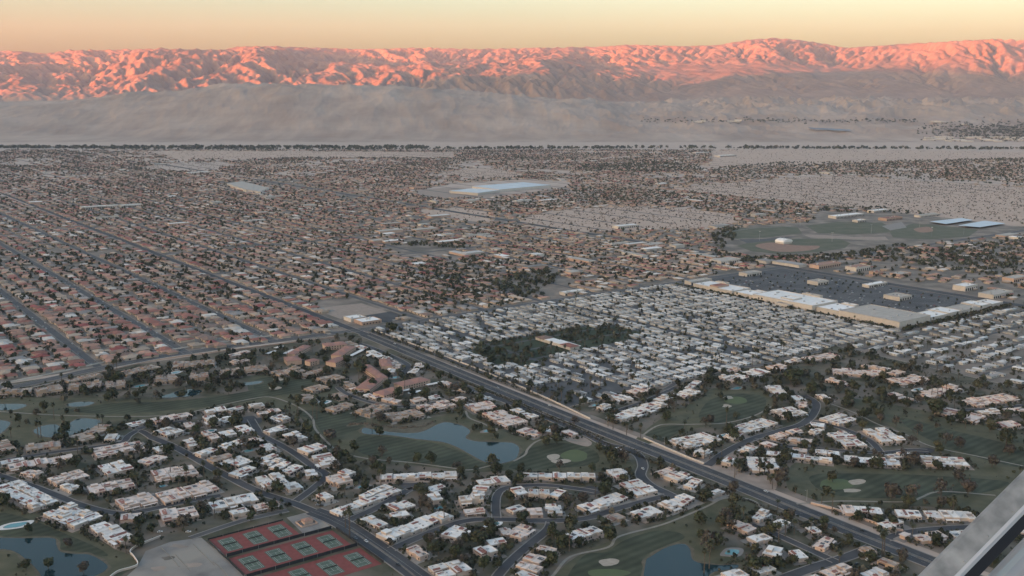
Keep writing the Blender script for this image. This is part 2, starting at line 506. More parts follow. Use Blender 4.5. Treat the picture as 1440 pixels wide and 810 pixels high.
def ribbon_mesh(name, pts, w, z, thick=0.0):
    p = np.asarray(pts, float)
    t = np.gradient(p, axis=0); t /= np.linalg.norm(t, axis=1)[:, None] + 1e-9
    nrm = np.stack([-t[:, 1], t[:, 0]], 1)
    l, r = p + nrm * w / 2, p - nrm * w / 2
    n = len(p)
    v = [(q[0], q[1], z) for q in l] + [(q[0], q[1], z) for q in r]
    f = [(i, n+i, n+i+1, i+1) for i in range(n-1)]
    if thick > 0:
        v += [(q[0], q[1], z-thick) for q in l] + [(q[0], q[1], z-thick) for q in r]
        f += [(2*n+i, i, i+1, 2*n+i+1) for i in range(n-1)] + [(n+i, 3*n+i, 3*n+i+1, n+i+1) for i in range(n-1)]
        f += [(0, 2*n, 3*n, n), (n-1, 2*n-1, 4*n-1, 3*n-1)]
    b = MB(); b.v = [tuple(map(float, q)) for q in v]; b.f = f
    return b.mesh(name), np.concatenate([l, r[::-1]])
def sheet_mesh(name, poly, z):
    b = MB(); b.v = [(float(q[0]), float(q[1]), z) for q in poly]; b.f = [tuple(range(len(poly)))]
    me = b.mesh(name)
    if me.polygons[0].normal.z < 0: me.flip_normals()
    return me
def sheet(name, poly, z, mat, bit=0, kind='structure', parent=None):
    o = obj(name, sheet_mesh(name, poly, z), mat, parent)
    if parent is None: tag(o, kind=kind)
    if bit: mark_poly(poly, bit)
    return o
def sheet_px(name, px, z, mat, bit=0, smooth=True):
    g_ = gpts(px)
    return sheet(name, catmull(g_, True, 5) if smooth else g_, z, mat, bit)

# ------------------------------------------------------------------ materials of the ground
m_lawn = noise_mat("rough_lawn", (0.040, 0.044, 0.026), (0.105, 0.092, 0.064), scale=0.06, detail=8, contrast=0.42, c3=(0.165, 0.132, 0.105), scale3=0.022, coords='World')
def mown_mat(name, c1, c2, ang):
    """noise turf with faint mowing bands"""
    m = noise_mat(name, c1, c2, scale=0.09, contrast=0.6, c3=tuple(v*1.35 for v in c2), scale3=0.03, coords='World')
    nt = m.node_tree; N, L = nt.nodes, nt.links; b = N['Principled BSDF']
    src = b.inputs['Base Color'].links[0].from_socket
    ge = N.new("ShaderNodeNewGeometry"); mp = N.new("ShaderNodeMapping"); mp.inputs['Rotation'].default_value = (0, 0, ang)
    L.new(ge.outputs['Position'], mp.inputs['Vector'])
    wv = N.new("ShaderNodeTexWave"); wv.inputs['Scale'].default_value = 0.035; wv.inputs['Distortion'].default_value = 1.2; wv.inputs['Detail'].default_value = 1
    L.new(mp.outputs['Vector'], wv.inputs['Vector'])
    mr = N.new("ShaderNodeMapRange"); mr.inputs['To Min'].default_value = 0.80; mr.inputs['To Max'].default_value = 1.18; L.new(wv.outputs['Fac'], mr.inputs['Value'])
    mu = N.new("ShaderNodeMix"); mu.data_type = 'RGBA'; mu.blend_type = 'MULTIPLY'; mu.inputs['Factor'].default_value = 1
    L.new(src, mu.inputs['A']); L.new(mr.outputs['Result'], mu.inputs['B']); L.new(mu.outputs['Result'], b.inputs['Base Color'])
    return m
m_fair_mown = mown_mat("mown_fairway_grass", (0.034, 0.039, 0.024), (0.048, 0.052, 0.033), 0.9)
m_fair = noise_mat("fairway_grass", (0.034, 0.046, 0.026), (0.052, 0.063, 0.037), scale=0.09, contrast=0.6, coords='World')
m_green = noise_mat("putting_green_grass", (0.085, 0.105, 0.052), (0.10, 0.12, 0.06), scale=0.1, coords='World')
m_rough2 = noise_mat("golf_rough_grass", (0.058, 0.062, 0.036), (0.118, 0.104, 0.066), scale=0.07, detail=6, contrast=0.5, coords='World')
m_sand = noise_mat("bunker_sand", (0.30, 0.25, 0.20), (0.40, 0.34, 0.28), scale=0.3, coords='World')
m_asph = noise_mat("asphalt", (0.040, 0.040, 0.045), (0.062, 0.062, 0.067), scale=0.08, detail=6, contrast=0.6, c3=(0.075, 0.073, 0.076), scale3=0.03, coords='World')
m_asph_old = noise_mat("worn_asphalt", (0.072, 0.070, 0.072), (0.11, 0.105, 0.105), scale=0.06, detail=7, contrast=0.5, coords='World')
m_conc = noise_mat("pavement_concrete", (0.19, 0.17, 0.155), (0.27, 0.24, 0.22), scale=0.15, detail=5, coords='World')
m_path = noise_mat("cart_path", (0.21, 0.18, 0.15), (0.29, 0.255, 0.215), scale=0.2, coords='World')
m_yard = noise_mat("yard_gravel", (0.17, 0.135, 0.112), (0.29, 0.235, 0.195), scale=0.03, detail=7, contrast=0.45, c3=(0.125, 0.108, 0.09), scale3=0.02, coords='World')
m_bed = noise_mat("desert_landscaping", (0.25, 0.19, 0.155), (0.34, 0.27, 0.225), scale=0.12, detail=5, coords='World')
m_paint = noise_mat("road_paint", (0.20, 0.195, 0.185), (0.34, 0.33, 0.31), scale=0.3, coords='World')
m_lot = noise_mat("gravel_lot", (0.13, 0.12, 0.115), (0.27, 0.245, 0.225), scale=0.06, detail=8, contrast=0.5, c3=(0.28, 0.245, 0.21), scale3=0.02, coords='World')
def water_mat(name, col, rough=0.06):
    m, nt, b = nodes_of(name)
    b.inputs['Base Color'].default_value = (*col, 1); b.inputs['Roughness'].default_value = rough
    b.inputs['IOR'].default_value = 1.33; b.inputs['Specular IOR Level'].default_value = 0.3
    n = nt.nodes.new("ShaderNodeTexNoise"); n.inputs['Scale'].default_value = 0.35; n.inputs['Detail'].default_value = 3
    ge = nt.nodes.new("ShaderNodeNewGeometry"); nt.links.new(ge.outputs['Position'], n.inputs['Vector'])
    bp = nt.nodes.new("ShaderNodeBump"); bp.inputs['Strength'].default_value = 0.05; bp.inputs['Distance'].default_value = 0.1
    nt.links.new(n.outputs['Fac'], bp.inputs['Height']); nt.links.new(bp.outputs['Normal'], b.inputs['Normal'])
    return m
m_water = water_mat("lake_water", (0.012, 0.030, 0.034))
m_poolw = water_mat("pool_water", (0.11, 0.26, 0.28), 0.08)

# ------------------------------------------------------------------ large ground sheets
sheet("lawn_ground", [AB(-2000, -1400), AB(-6, -1400), AB(-6, -6), AB(-2000, -6)], 0.04, m_lawn)
sheet("golf_ground", [AB(10, -1400), AB(530, -1400), AB(530, -515), AB(10, -515)], 0.04, m_lawn)
sheet("park_ground", [AB(10, -514), AB(1045, -514), AB(1045, -6), AB(10, -6)], 0.04, m_asph_old)
sheet("park_ground", [AB(531, -1300), AB(1045, -1300), AB(1045, -515), AB(531, -515)], 0.04, m_yard)
sheet("yard_ground", [AB(-1400, 6), AB(-6, 6), AB(-6, 3000), AB(-1400, 3000)], 0.04, m_yard)
sheet("yard_ground", [AB(6, 6), AB(1300, 6), AB(1300, 3000), AB(6, 3000)], 0.04, m_yard)

sheet("town_ground", [AB(1040, -1300), AB(2600, -1300), AB(2600, 900), AB(1302, 900), AB(1302, 2), AB(1040, 2)], 0.036, m_yard)
GOLF = [  # rougher grass of the golf course
  [(-20,560),(60,560),(150,560),(260,562),(360,548),(440,528),(470,545),(410,560),(300,575),(200,590),(150,592),(120,605),(60,622),(-20,622)],
  [(355,528),(450,530),(480,562),(510,580),(560,592),(620,585),(665,578),(720,612),(770,614),(830,618),(880,645),(885,662),(800,664),(720,662),(660,664),(590,655),(520,650),(470,640),(440,615),(415,580),(360,566)],
  [(-20,705),(45,722),(110,745),(160,772),(182,780),(190,795),(165,812),(120,835),(-20,835)],
  [(780,835),(790,800),(820,778),(865,758),(930,735),(1000,705),(1060,698),(1060,720),(1035,735),(1010,760),(1050,790),(1030,835)],
  [(890,625),(925,592),(985,560),(1010,545),(1090,550),(1085,580),(1040,592),(980,602),(940,618)],
  [(1120,650),(1200,655),(1300,658),(1440,640),(1440,720),(1300,712),(1180,712),(1110,690)],
  [(1180,560),(1250,568),(1330,585),(1440,615),(1440,690),(1380,655),(1290,620),(1240,592)],
]
for i, g_ in enumerate(GOLF): sheet_px("golf_rough", g_, 0.075 + 0.004*i, m_rough2)
FAIR = [
  [(507,613),(545,614),(600,621),(640,633),(680,650),(688,658),(640,659),(580,650),(520,641),(500,630)],
  [(722,650),(744,630),(770,624),(803,624),(833,632),(843,643),(837,652),(803,657),(722,660)],
  [(800,825),(820,782),(853,776),(878,760),(920,747),(953,749),(962,757),(935,768),(905,785),(900,825)],
  [(908,612),(930,601),(962,599),(950,611),(925,622)],
  [(985,578),(1000,562),(1030,554),(1072,557),(1075,575),(1050,590),(1010,595),(985,590)],
  [(1138,672),(1163,666),(1255,667),(1330,670),(1418,678),(1380,693),(1280,700),(1200,700),(1155,690)],
  [(1265,588),(1330,603),(1440,632),(1460,660),(1380,645),(1300,615)],
  [(95,577),(160,567),(230,565),(300,558),(360,548),(425,534),(432,540),(380,557),(330,567),(250,576),(160,582)],
  [(360,534),(400,530),(440,534),(432,549),(392,556),(362,556)],
  [(422,578),(500,582),(515,593),(500,606),(460,614),(445,597)],
  [(0,722),(40,730),(95,752),(140,772),(150,782),(110,776),(85,772),(82,755),(40,754),(0,752)],
]
for i, f_ in enumerate(FAIR): sheet_px("fairway", f_, 0.108 + 0.002*i, m_fair_mown, 16)
def blob(cx, cy, rx, ry, n=14, seed=0, wob=0.16):
    r = random.Random(seed)
    ph = r.uniform(0, 6)
    return [(cx + rx*(1+wob*math.sin(3*t+ph)+wob*.5*math.sin(5*t+2*ph))*math.cos(t), cy + ry*(1+wob*math.sin(2*t+ph))*math.sin(t)) for t in np.linspace(0, 2*math.pi, n, endpoint=False)]
for i, (cx, cy, rx, ry) in enumerate([(808,641,19,8),(1176,681,24,8),(1035,563,16,5),(855,806,30,6)]):
    sheet_px("putting_green", blob(cx, cy, rx, ry, seed=i, wob=0.06), 0.16, m_green)
for i, (cx, cy, rx, ry) in enumerate([(778,643,9,4.5),(789,649,14,3),(856,791,14,5.5),(1205,678,12,4),(1197,690,12,3),(1022,571,6,2.5),(1024,559,7,2),(391,534,7,2),(387,546,9,2.2),(470,581,6,1.6)]):
    sheet_px("sand_bunker", blob(cx, cy, rx, ry, seed=i+9), 0.2, m_sand, 8)

LAKES = [
  [(511,602),(525,604),(552,608),(580,609),(597,606),(613,598),(625,594),(640,596),(653,600),(661,607),(655,616),(672,621),(700,622),(720,623),(730,630),(727,643),(720,648),(702,652),(683,650),(663,640),(643,629),(623,622),(600,619),(582,617),(547,612),(512,610)],
  [(-30,757),(30,757),(74,757),(79,766),(85,776),(105,779),(125,780),(140,787),(151,796),(146,804),(130,812),(110,825),(70,830),(55,805),(38,788),(15,774),(-30,770)],
  [(908,791),(917,782),(937,770),(960,765),(970,772),(976,789),(1010,795),(1036,794),(1034,800),(1000,806),(985,830),(912,830)],
  [(47,606),(60,599),(78,597),(88,602),(98,595),(110,589),(128,589),(141,592),(135,600),(120,606),(100,612),(70,615),(55,612)],
  [(-20,591),(12,593),(11,601),(-6,614),(-20,614)],
  [(-20,570),(15,568),(36,569),(33,573),(15,577),(-20,576)],
  [(95,568),(115,565),(132,566),(125,570),(108,572),(96,571)],
  [(215,556),(235,555),(258,548),(283,549),(275,556),(245,559),(222,559)],
  [(318,541),(345,538),(368,536),(362,540),(335,543)],
]
m_bank = noise_mat("lake_bank_earth", (0.075, 0.065, 0.045), (0.15, 0.125, 0.09), scale=0.2, detail=5, coords='World')
for i, l_ in enumerate(LAKES):
    g_ = catmull(gpts(l_), True, 5)
    c = g_.mean(0)
    t = np.roll(g_, -1, 0) - np.roll(g_, 1, 0); t /= np.linalg.norm(t, axis=1)[:, None] + 1e-9
    area = 0.5*np.sum(g_[:,0]*np.roll(g_[:,1],-1) - np.roll(g_[:,0],-1)*g_[:,1])
    nrm = np.stack([t[:,1], -t[:,0]], 1) * (1 if area > 0 else -1)
    wv = (1.4 + 1.0*np.sin(np.arange(len(g_))*0.9+i))[:, None]
    sheet("lake_bank", g_ + nrm * (1.2 + np.clip(wv, 0, 3)), 0.135 + 0.003*i, m_bank)
    sheet("lake", g_, 0.18, m_water, 4)

# ------------------------------------------------------------------ roads, paths, kerbs and paint
ROADS = []                                   # (points, width) kept for cars and for house placing
def road(pts, w, mat=None, name="road", z=0.24, walk=True, smooth=True, walkmat=None, bit=1):
    p = np.asarray(pts, float)
    if smooth: p = catmull(p, False, 6)
    z += 0.0015 * len(ROADS)
    me, outline = ribbon_mesh(name, p, w, z)
    o = tag(obj(name, me, mat or m_asph), kind='structure')
    # split long outlines so that the marks stay valid on bends
    for i in range(len(p)-1):
        s = p[i+1]-p[i]; n_ = np.array([-s[1], s[0]]); n_ = n_/(np.linalg.norm(n_)+1e-9)*(w/2+1.0); e = s/(np.linalg.norm(s)+1e-9)*1.5
        mark_poly(np.array([p[i]+n_-e, p[i+1]+n_+e, p[i+1]-n_+e, p[i]-n_-e]), bit)
    if walk:
        t = np.gradient(p, axis=0); t /= np.linalg.norm(t, axis=1)[:, None] + 1e-9
        nrm = np.stack([-t[:, 1], t[:, 0]], 1)
        for sgn in (-1, 1):
            me, _ = ribbon_mesh("kerb", p + nrm*sgn*(w/2+0.5), 1.0, 0.40 + 0.0012*len(ROADS) + 0.0006*sgn, 0.4)
            tag(obj("kerb", me, walkmat or m_conc), kind='structure')
    ROADS.append((p, w))
    return o
def road_px(px, w, **k): return road(gpts(px), w, **k)
def lane_marks(pts, offs, wid=0.22, dash=None, z=0.33):
    p = catmull(np.asarray(pts, float), False, 8)
    t = np.gradient(p, axis=0); t /= np.linalg.norm(t, axis=1)[:, None]
    q = p + np.stack([-t[:, 1], t[:, 0]], 1) * offs
    seg = np.linalg.norm(np.diff(q, axis=0), axis=1); s = np.concatenate([[0], np.cumsum(seg)])
    b = MB(); L = s[-1]; x = 0.0
    step, ln = (L, L) if dash is None else dash
    while x < L - 1:
        e = min(x + ln, L); k = max(2, int((e - x) / 25) + 2)
        ss = np.linspace(x, e, k); c = np.stack([np.interp(ss, s, q[:, 0]), np.interp(ss, s, q[:, 1])], 1)
        d = np.gradient(c, axis=0); d /= np.linalg.norm(d, axis=1)[:, None] + 1e-9; n_ = np.stack([-d[:, 1], d[:, 0]], 1) * wid / 2
        for i in range(k-1):
            b.add([(*(c[i]+n_[i]), z), (*(c[i]-n_[i]), z), (*(c[i+1]-n_[i+1]), z), (*(c[i+1]+n_[i+1]), z)], [(0, 1, 2, 3)])
        x += step
    tag(b.build("road_marking", m_paint), kind='structure')

BOUL = np.array([AB(-16, -1150), AB(-16, -926), AB(-13, -760), AB(-11, -540), AB(-5, -240), AB(0, -30), AB(0, 340), AB(-2, 720), AB(2, 1250), AB(3, 2000), AB(8, 2760), AB(8, 5200)])
CROSS = np.array([AB(-2600, -40), AB(-1200, -40), AB(-700, -40), AB(-521, -30), AB(-400, 0), AB(-312, 14), AB(-224, 16), AB(-94, 6), AB(75, 0), AB(356, 4), AB(732, 0), AB(1045, 0), AB(1437, 4), AB(3600, 4)])
road(BOUL[:6], 21.0, mat=m_asph, name="boulevard", z=0.26)
road(BOUL[5:], 14.0, mat=m_asph, name="boulevard", z=0.258)
road(CROSS, 17.0, mat=m_asph_old, name="cross_road", z=0.235)
for o_, d_ in ((-5.2, (12, 4)), (5.2, (12, 4))): lane_marks(BOUL[:6], o_, dash=d_)
for o_ in (-1.9, 1.9): lane_marks(BOUL[:6], o_, wid=0.3)
for o_ in (-1.0, 1.0): lane_marks(CROSS[3:11], o_, wid=0.25)
m_median = noise_mat("median_gravel", (0.12, 0.10, 0.085), (0.20, 0.17, 0.145), scale=0.3, coords='World')
me_, _ = ribbon_mesh("median", catmull(np.array([AB(-16, -1150), AB(-16, -926), AB(-13, -760), AB(-11, -540), AB(-5, -240), AB(0, -40)]), False, 6), 2.6, 0.4, 0.3)
tag(obj("median", me_, m_median), kind='structure')
STREETS_A = [-390, -265, -132]
for s_ in STREETS_A: road([AB(s_, 12), AB(s_, 300), AB(s_, 700), AB(s_, 1500), AB(s_, 3000)], 11.0, mat=m_asph_old, name="street")
for s_ in (-520, -650, -780, -910): road([AB(s_, -20), AB(s_, 700), AB(s_, 1500), AB(s_, 3000)], 11.0, mat=m_asph_old, name="street")
for s_ in [128*k for k in range(1, 7)]: road([AB(s_, 14), AB(s_, 300), AB(s_, 640)], 10.0, mat=m_asph_old, name="street", z=0.232)
for b_ in (322, 648, 980, 1610): road([AB(14, b_), AB(400, b_), AB(1030, b_)], 11.0, mat=m_asph_old, name="street", z=0.228)
road([AB(-1400, 1612), AB(-600, 1612), AB(-14, 1612)], 18.0, mat=m_asph_old, name="street", z=0.228)
for s_ in [128*k for k in range(1, 8)]: road([AB(s_, 660), AB(s_, 1500), AB(s_, 3000), AB(s_, 5600)], 10.0, mat=m_asph_old, name="street", z=0.15, walk=False)
for s_ in [128*k for k in range(9, 30)]: road([AB(s_, 700), AB(s_, 2500), AB(s_, 4500)], 10.0, mat=m_asph_old, name="street", z=0.10, walk=False)
ART2 = [AB(1050, -1300), AB(1050, -600), AB(1048, -200), AB(1048, 0), AB(1062, 330), AB(1062, 1600), AB(1062, 4500)]
road(ART2, 24.0, mat=m_asph, name="boulevard", z=0.262)

road_px([(-30,660),(0,669),(40,682),(75,695),(110,709),(150,720),(178,722),(210,717),(250,708),(310,697)], 7.5, name="lane")
road_px([(213,615),(250,631),(300,659),(360,690),(410,707),(440,719)], 8.5, name="lane")
TEN = [(440,719),(480,736),(535,772),(585,808),(620,835)]
road_px(TEN, 17.0, name="avenue", z=0.25)
for o_ in (-2.2, 2.2): lane_marks(gpts(TEN), o_, wid=0.25, z=0.36)
me_, _ = ribbon_mesh("median", catmull(gpts([(493,745),(530,770),(560,792),(585,812)]), False, 6), 1.8, 0.42, 0.25)
tag(obj("median", me_, m_median), kind='structure')
road_px([(-30,654),(20,645),(85,635),(140,628),(172,622),(181,613),(196,606),(213,615)], 7.0, name="lane")
road_px([(190,606),(205,600),(225,597),(262,592)], 6.5, name="lane", z=0.232)
road_px([(353,590),(362,605),(368,612),(407,633),(440,656),(459,668),(443,685),(416,705)], 7.5, name="lane", z=0.232)
road_px([(576,687),(573,690),(535,712),(488,733)], 8.0, name="lane", z=0.232)
sheet_px("turning_circle", blob(583,683,19,8,wob=0.02), 0.236, m_asph, 1)
sheet_px("turning_circle", blob(354,591,15,6,wob=0.02), 0.24, m_asph, 1)
road_px([(550,773),(611,747),(661,732),(720,731),(765,733),(825,729),(870,715),(938,697)], 8.0, name="lane", z=0.232)
road_px([(775,734),(770,745),(745,766),(720,788),(700,810),(690,830)], 8.0, name="lane", z=0.244)
road_px([(698,729),(697,712),(699,697),(708,688),(728,684),(770,683),(815,688),(838,692)], 7.0, name="lane", z=0.244)
sheet_px("turning_circle", blob(830,690,16,6,wob=0.02), 0.24, m_asph, 1)
road_px([(640,538),(720,568),(813,606),(850,624),(880,631),(898,641),(904,655),(901,669),(915,683),(938,694),(958,704)], 9.5, name="lane", z=0.248)
road_px([(505,483),(535,494),(565,508),(574,516),(566,526)], 8.0, name="lane")
road_px([(475,545),(490,555),(530,568),(580,572),(640,560)], 6.0, name="lane")
road_px([(995,655),(1023,635),(1060,617),(1093,607),(1127,597),(1143,583),(1147,567),(1130,556)], 9.0, name="lane")
road_px([(1060,618),(1085,622),(1110,628),(1180,634),(1240,637),(1280,633),(1305,634)], 6.5, name="lane", z=0.232)
sheet_px("turning_circle", blob(1300,634,14,4,wob=0.02), 0.236, m_asph, 1)
road_px([(1140,594),(1155,595),(1188,604),(1223,620),(1238,636)], 7.0, name="lane", z=0.244)
road_px([(1057,738),(1087,750),(1127,768),(1175,790)], 7.0, name="lane", z=0.232)
road_px([(1085,820),(1140,800),(1193,783),(1226,770)], 10.0, name="lane")
road_px([(1245,758),(1285,748),(1340,743),(1400,741),(1440,742)], 9.0, name="lane")
road_px([(268,757),(340,733),(405,718)], 6.0, name="lane", mat=m_asph_old)
road_px([(935,548),(985,525),(1080,512),(1160,492)], 6.0, name="lane", mat=m_asph_old, z=0.232)
road_px([(860,580),(905,565),(950,545)], 6.0, name="lane", z=0.236)
road_px([(1355,577),(1400,575),(1440,570)], 7.0, name="lane")
CP_ = [
 [(-20,578),(15,580),(80,584),(175,586),(250,583),(310,570),(360,560),(383,559),(410,568),(428,578),(440,590),(443,603),(458,620),(473,633),(492,640),(523,646),(580,651),(640,659),(662,661),(690,655)],
 [(722,649),(738,640),(742,632),(753,622),(770,617),(800,619),(825,622)],
 [(760,830),(780,807),(803,783),(855,770),(870,755),(925,740),(953,730),(995,712),(1015,702),(1040,700),(1062,706),(1073,717)],
 [(903,613),(928,598),(970,597),(1020,595),(1060,585),(1085,572)],
 [(1165,567),(1200,580),(1235,597),(1275,612),(1310,628),(1380,643),(1450,658)],
 [(1120,709),(1180,705),(1273,706),(1295,700),(1312,693),(1340,692),(1400,697)],
 [(655,578),(660,588),(680,596),(690,602),(700,606)],
]
for c_ in CP_: road_px(c_, 2.6, mat=m_path, name="cart_path", z=0.22, walk=False)
# gravel lot beside the tennis courts, pavements and planted strips along the boulevard
sheet_px("gravel_lot", [(196,792),(205,775),(240,762),(283,756),(322,790),(345,812),(360,830),(150,835),(190,800)], 0.10, m_lot, 8, smooth=False)
sheet("verge", [AB(3, -1150), AB(13, -1150), AB(17, -510), AB(14, -14), AB(9, -14)], 0.16, m_yard)
sheet("verge", [AB(-45, -14), AB(-13, -14), AB(-18, -240), AB(-24, -540), AB(-30, -560), AB(-46, -420)], 0.1, m_lawn)
sheet_px("desert_bed", [(1018,640),(1060,622),(1082,625),(1080,640),(1055,648),(1035,650)], 0.2, m_bed, smooth=True)
sheet_px("desert_bed", [(1000,652),(1040,660),(1085,668),(1088,690),(1040,675),(1005,662)], 0.2, m_bed)
sheet_px("desert_bed", [(795,614),(815,613),(832,622),(826,628),(808,624),(795,619)], 0.2, m_bed)
sheet_px("reed_bank", [(488,600),(510,598),(520,603),(555,607),(585,608),(600,604),(612,596),(600,590),(570,592),(540,598),(510,595),(492,596)], 0.17, m_bank)

# the tennis club's ground is kept clear of planting
mark_poly(np.array([AB(-470, -755), AB(-366, -755), AB(-366, -618), AB(-470, -618)]), 8)
lot_marks = [[(272,765),(287,780),(302,795)],[(247,780),(258,792),(268,803)],[(226,770),(240,783),(252,797)],[(300,790),(312,800),(322,812)]]
for k, q_ in enumerate(lot_marks):
    me_, _ = ribbon_mesh("lot_kerb", catmull(gpts(q_), False, 5), 0.7, 0.34+.002*k, 0.3); tag(obj("lot_kerb", me_, m_path), kind='structure')
for k, (cx, cy, rx, ry) in enumerate([(236,785,9,3),(270,795,12,4),(300,775,10,3),(250,768,12,2.5),(222,800,10,4),(285,806,10,3)]):
    sheet_px("oil_stained_patch", blob(cx, cy, rx, ry, seed=k+40, wob=.3), 0.12+.003*k, [m_yard, m_bed, m_lot][k % 3])
# ------------------------------------------------------------------ villas of the golf estate
def ordinal(n):
    names = ['first','second','third','fourth','fifth','sixth','seventh','eighth','ninth','tenth','eleventh','twelfth','thirteenth','fourteenth','fifteenth','sixteenth','seventeenth','eighteenth','nineteenth','twentieth']
    if n <= 20: return names[n-1]
    suf = 'th' if 10 < n % 100 < 14 else {1:'st',2:'nd',3:'rd'}.get(n % 10, 'th')
    return '%d%s' % (n, suf)

m_glass = noise_mat("window_glass", (0.02, 0.022, 0.026), (0.045, 0.047, 0.05), scale=0.4, rough=0.15, spec=0.5)
m_metal = noise_mat("rooftop_metal", (0.30, 0.30, 0.30), (0.42, 0.41, 0.40), scale=1.0, rough=0.6, rnd=0.3)
m_solar = noise_mat("solar_panel", (0.018, 0.02, 0.028), (0.03, 0.033, 0.042), scale=0.8, rough=0.3, spec=0.4)
m_drive = noise_mat("driveway_concrete", (0.22, 0.195, 0.175), (0.31, 0.28, 0.25), scale=0.3, rnd=0.2)
m_garage = noise_mat("garage_door_paint", (0.33, 0.27, 0.23), (0.40, 0.335, 0.29), scale=0.5, rnd=0.25)
WAYS = {
 'white': (noise_mat("white_stucco", (0.42, 0.335, 0.29), (0.50, 0.41, 0.36), scale=0.25, rnd=0.10),
           noise_mat("white_roof_coating", (0.58, 0.535, 0.50), (0.76, 0.715, 0.68), scale=0.22, detail=6, contrast=0.45, rnd=0.14),
           noise_mat("red_roof_tile", (0.19, 0.085, 0.07), (0.285, 0.135, 0.115), scale=0.9, detail=5, contrast=0.6, rnd=0.25)),
 'pink': (noise_mat("pink_stucco", (0.42, 0.30, 0.245), (0.50, 0.37, 0.31), scale=0.25, rnd=0.10),
          noise_mat("cream_roof_coating", (0.54, 0.44, 0.39), (0.70, 0.59, 0.53), scale=0.22, detail=6, contrast=0.45, rnd=0.12),
          noise_mat("rose_roof_tile", (0.22, 0.105, 0.085), (0.31, 0.16, 0.135), scale=0.9, detail=5, contrast=0.6, rnd=0.25)),
 'tan': (noise_mat("tan_stucco", (0.34, 0.24, 0.175), (0.42, 0.305, 0.23), scale=0.25, rnd=0.10),
         noise_mat("tan_roof_coating", (0.30, 0.235, 0.195), (0.43, 0.345, 0.29), scale=0.22, detail=6, contrast=0.45, rnd=0.12),
         noise_mat("brown_roof_tile", (0.21, 0.12, 0.09), (0.31, 0.185, 0.145), scale=0.9, detail=5, contrast=0.6, rnd=0.25)),
}

def slope(x0, x1, y0, y1, z0, z1, side='y0'):
    """a wedge of roof: low edge at side, high edge opposite, with closed ends"""
    b = MB()
    if side == 'y0':
        b.add([(x0,y0,z0),(x1,y0,z0),(x1,y1,z1),(x0,y1,z1),(x1,y1,z0-.3),(x0,y1,z0-.3),(x0,y0,z0-.3),(x1,y0,z0-.3)],
              [(0,1,2,3),(1,7,4,2),(0,3,5,6),(6,7,1,0),(3,2,4,5)])
    elif side == 'x0':
        b.add([(x0,y1,z0),(x0,y0,z0),(x1,y0,z1),(x1,y1,z1),(x1,y0,z0-.3),(x1,y1,z0-.3),(x0,y1,z0-.3),(x0,y0,z0-.3)],
              [(0,1,2,3),(1,7,4,2),(0,3,5,6),(6,7,1,0),(3,2,4,5)])
    else:
        b.add([(x1,y0,z0),(x1,y1,z0),(x0,y1,z1),(x0,y0,z1),(x0,y1,z0-.3),(x0,y0,z0-.3),(x1,y0,z0-.3),(x1,y1,z0-.3)],
              [(0,1,2,3),(1,7,4,2),(0,3,5,6),(6,7,1,0),(3,2,4,5)])
    return b
def ring(x0, x1, y0, y1, z0, z1, t=0.3):
    return MB().box(x0,x1,y0,y0+t,z0,z1).box(x0,x1,y1-t,y1,z0,z1).box(x0,x0+t,y0+t,y1-t,z0,z1).box(x1-t,x1,y0+t,y1-t,z0,z1)

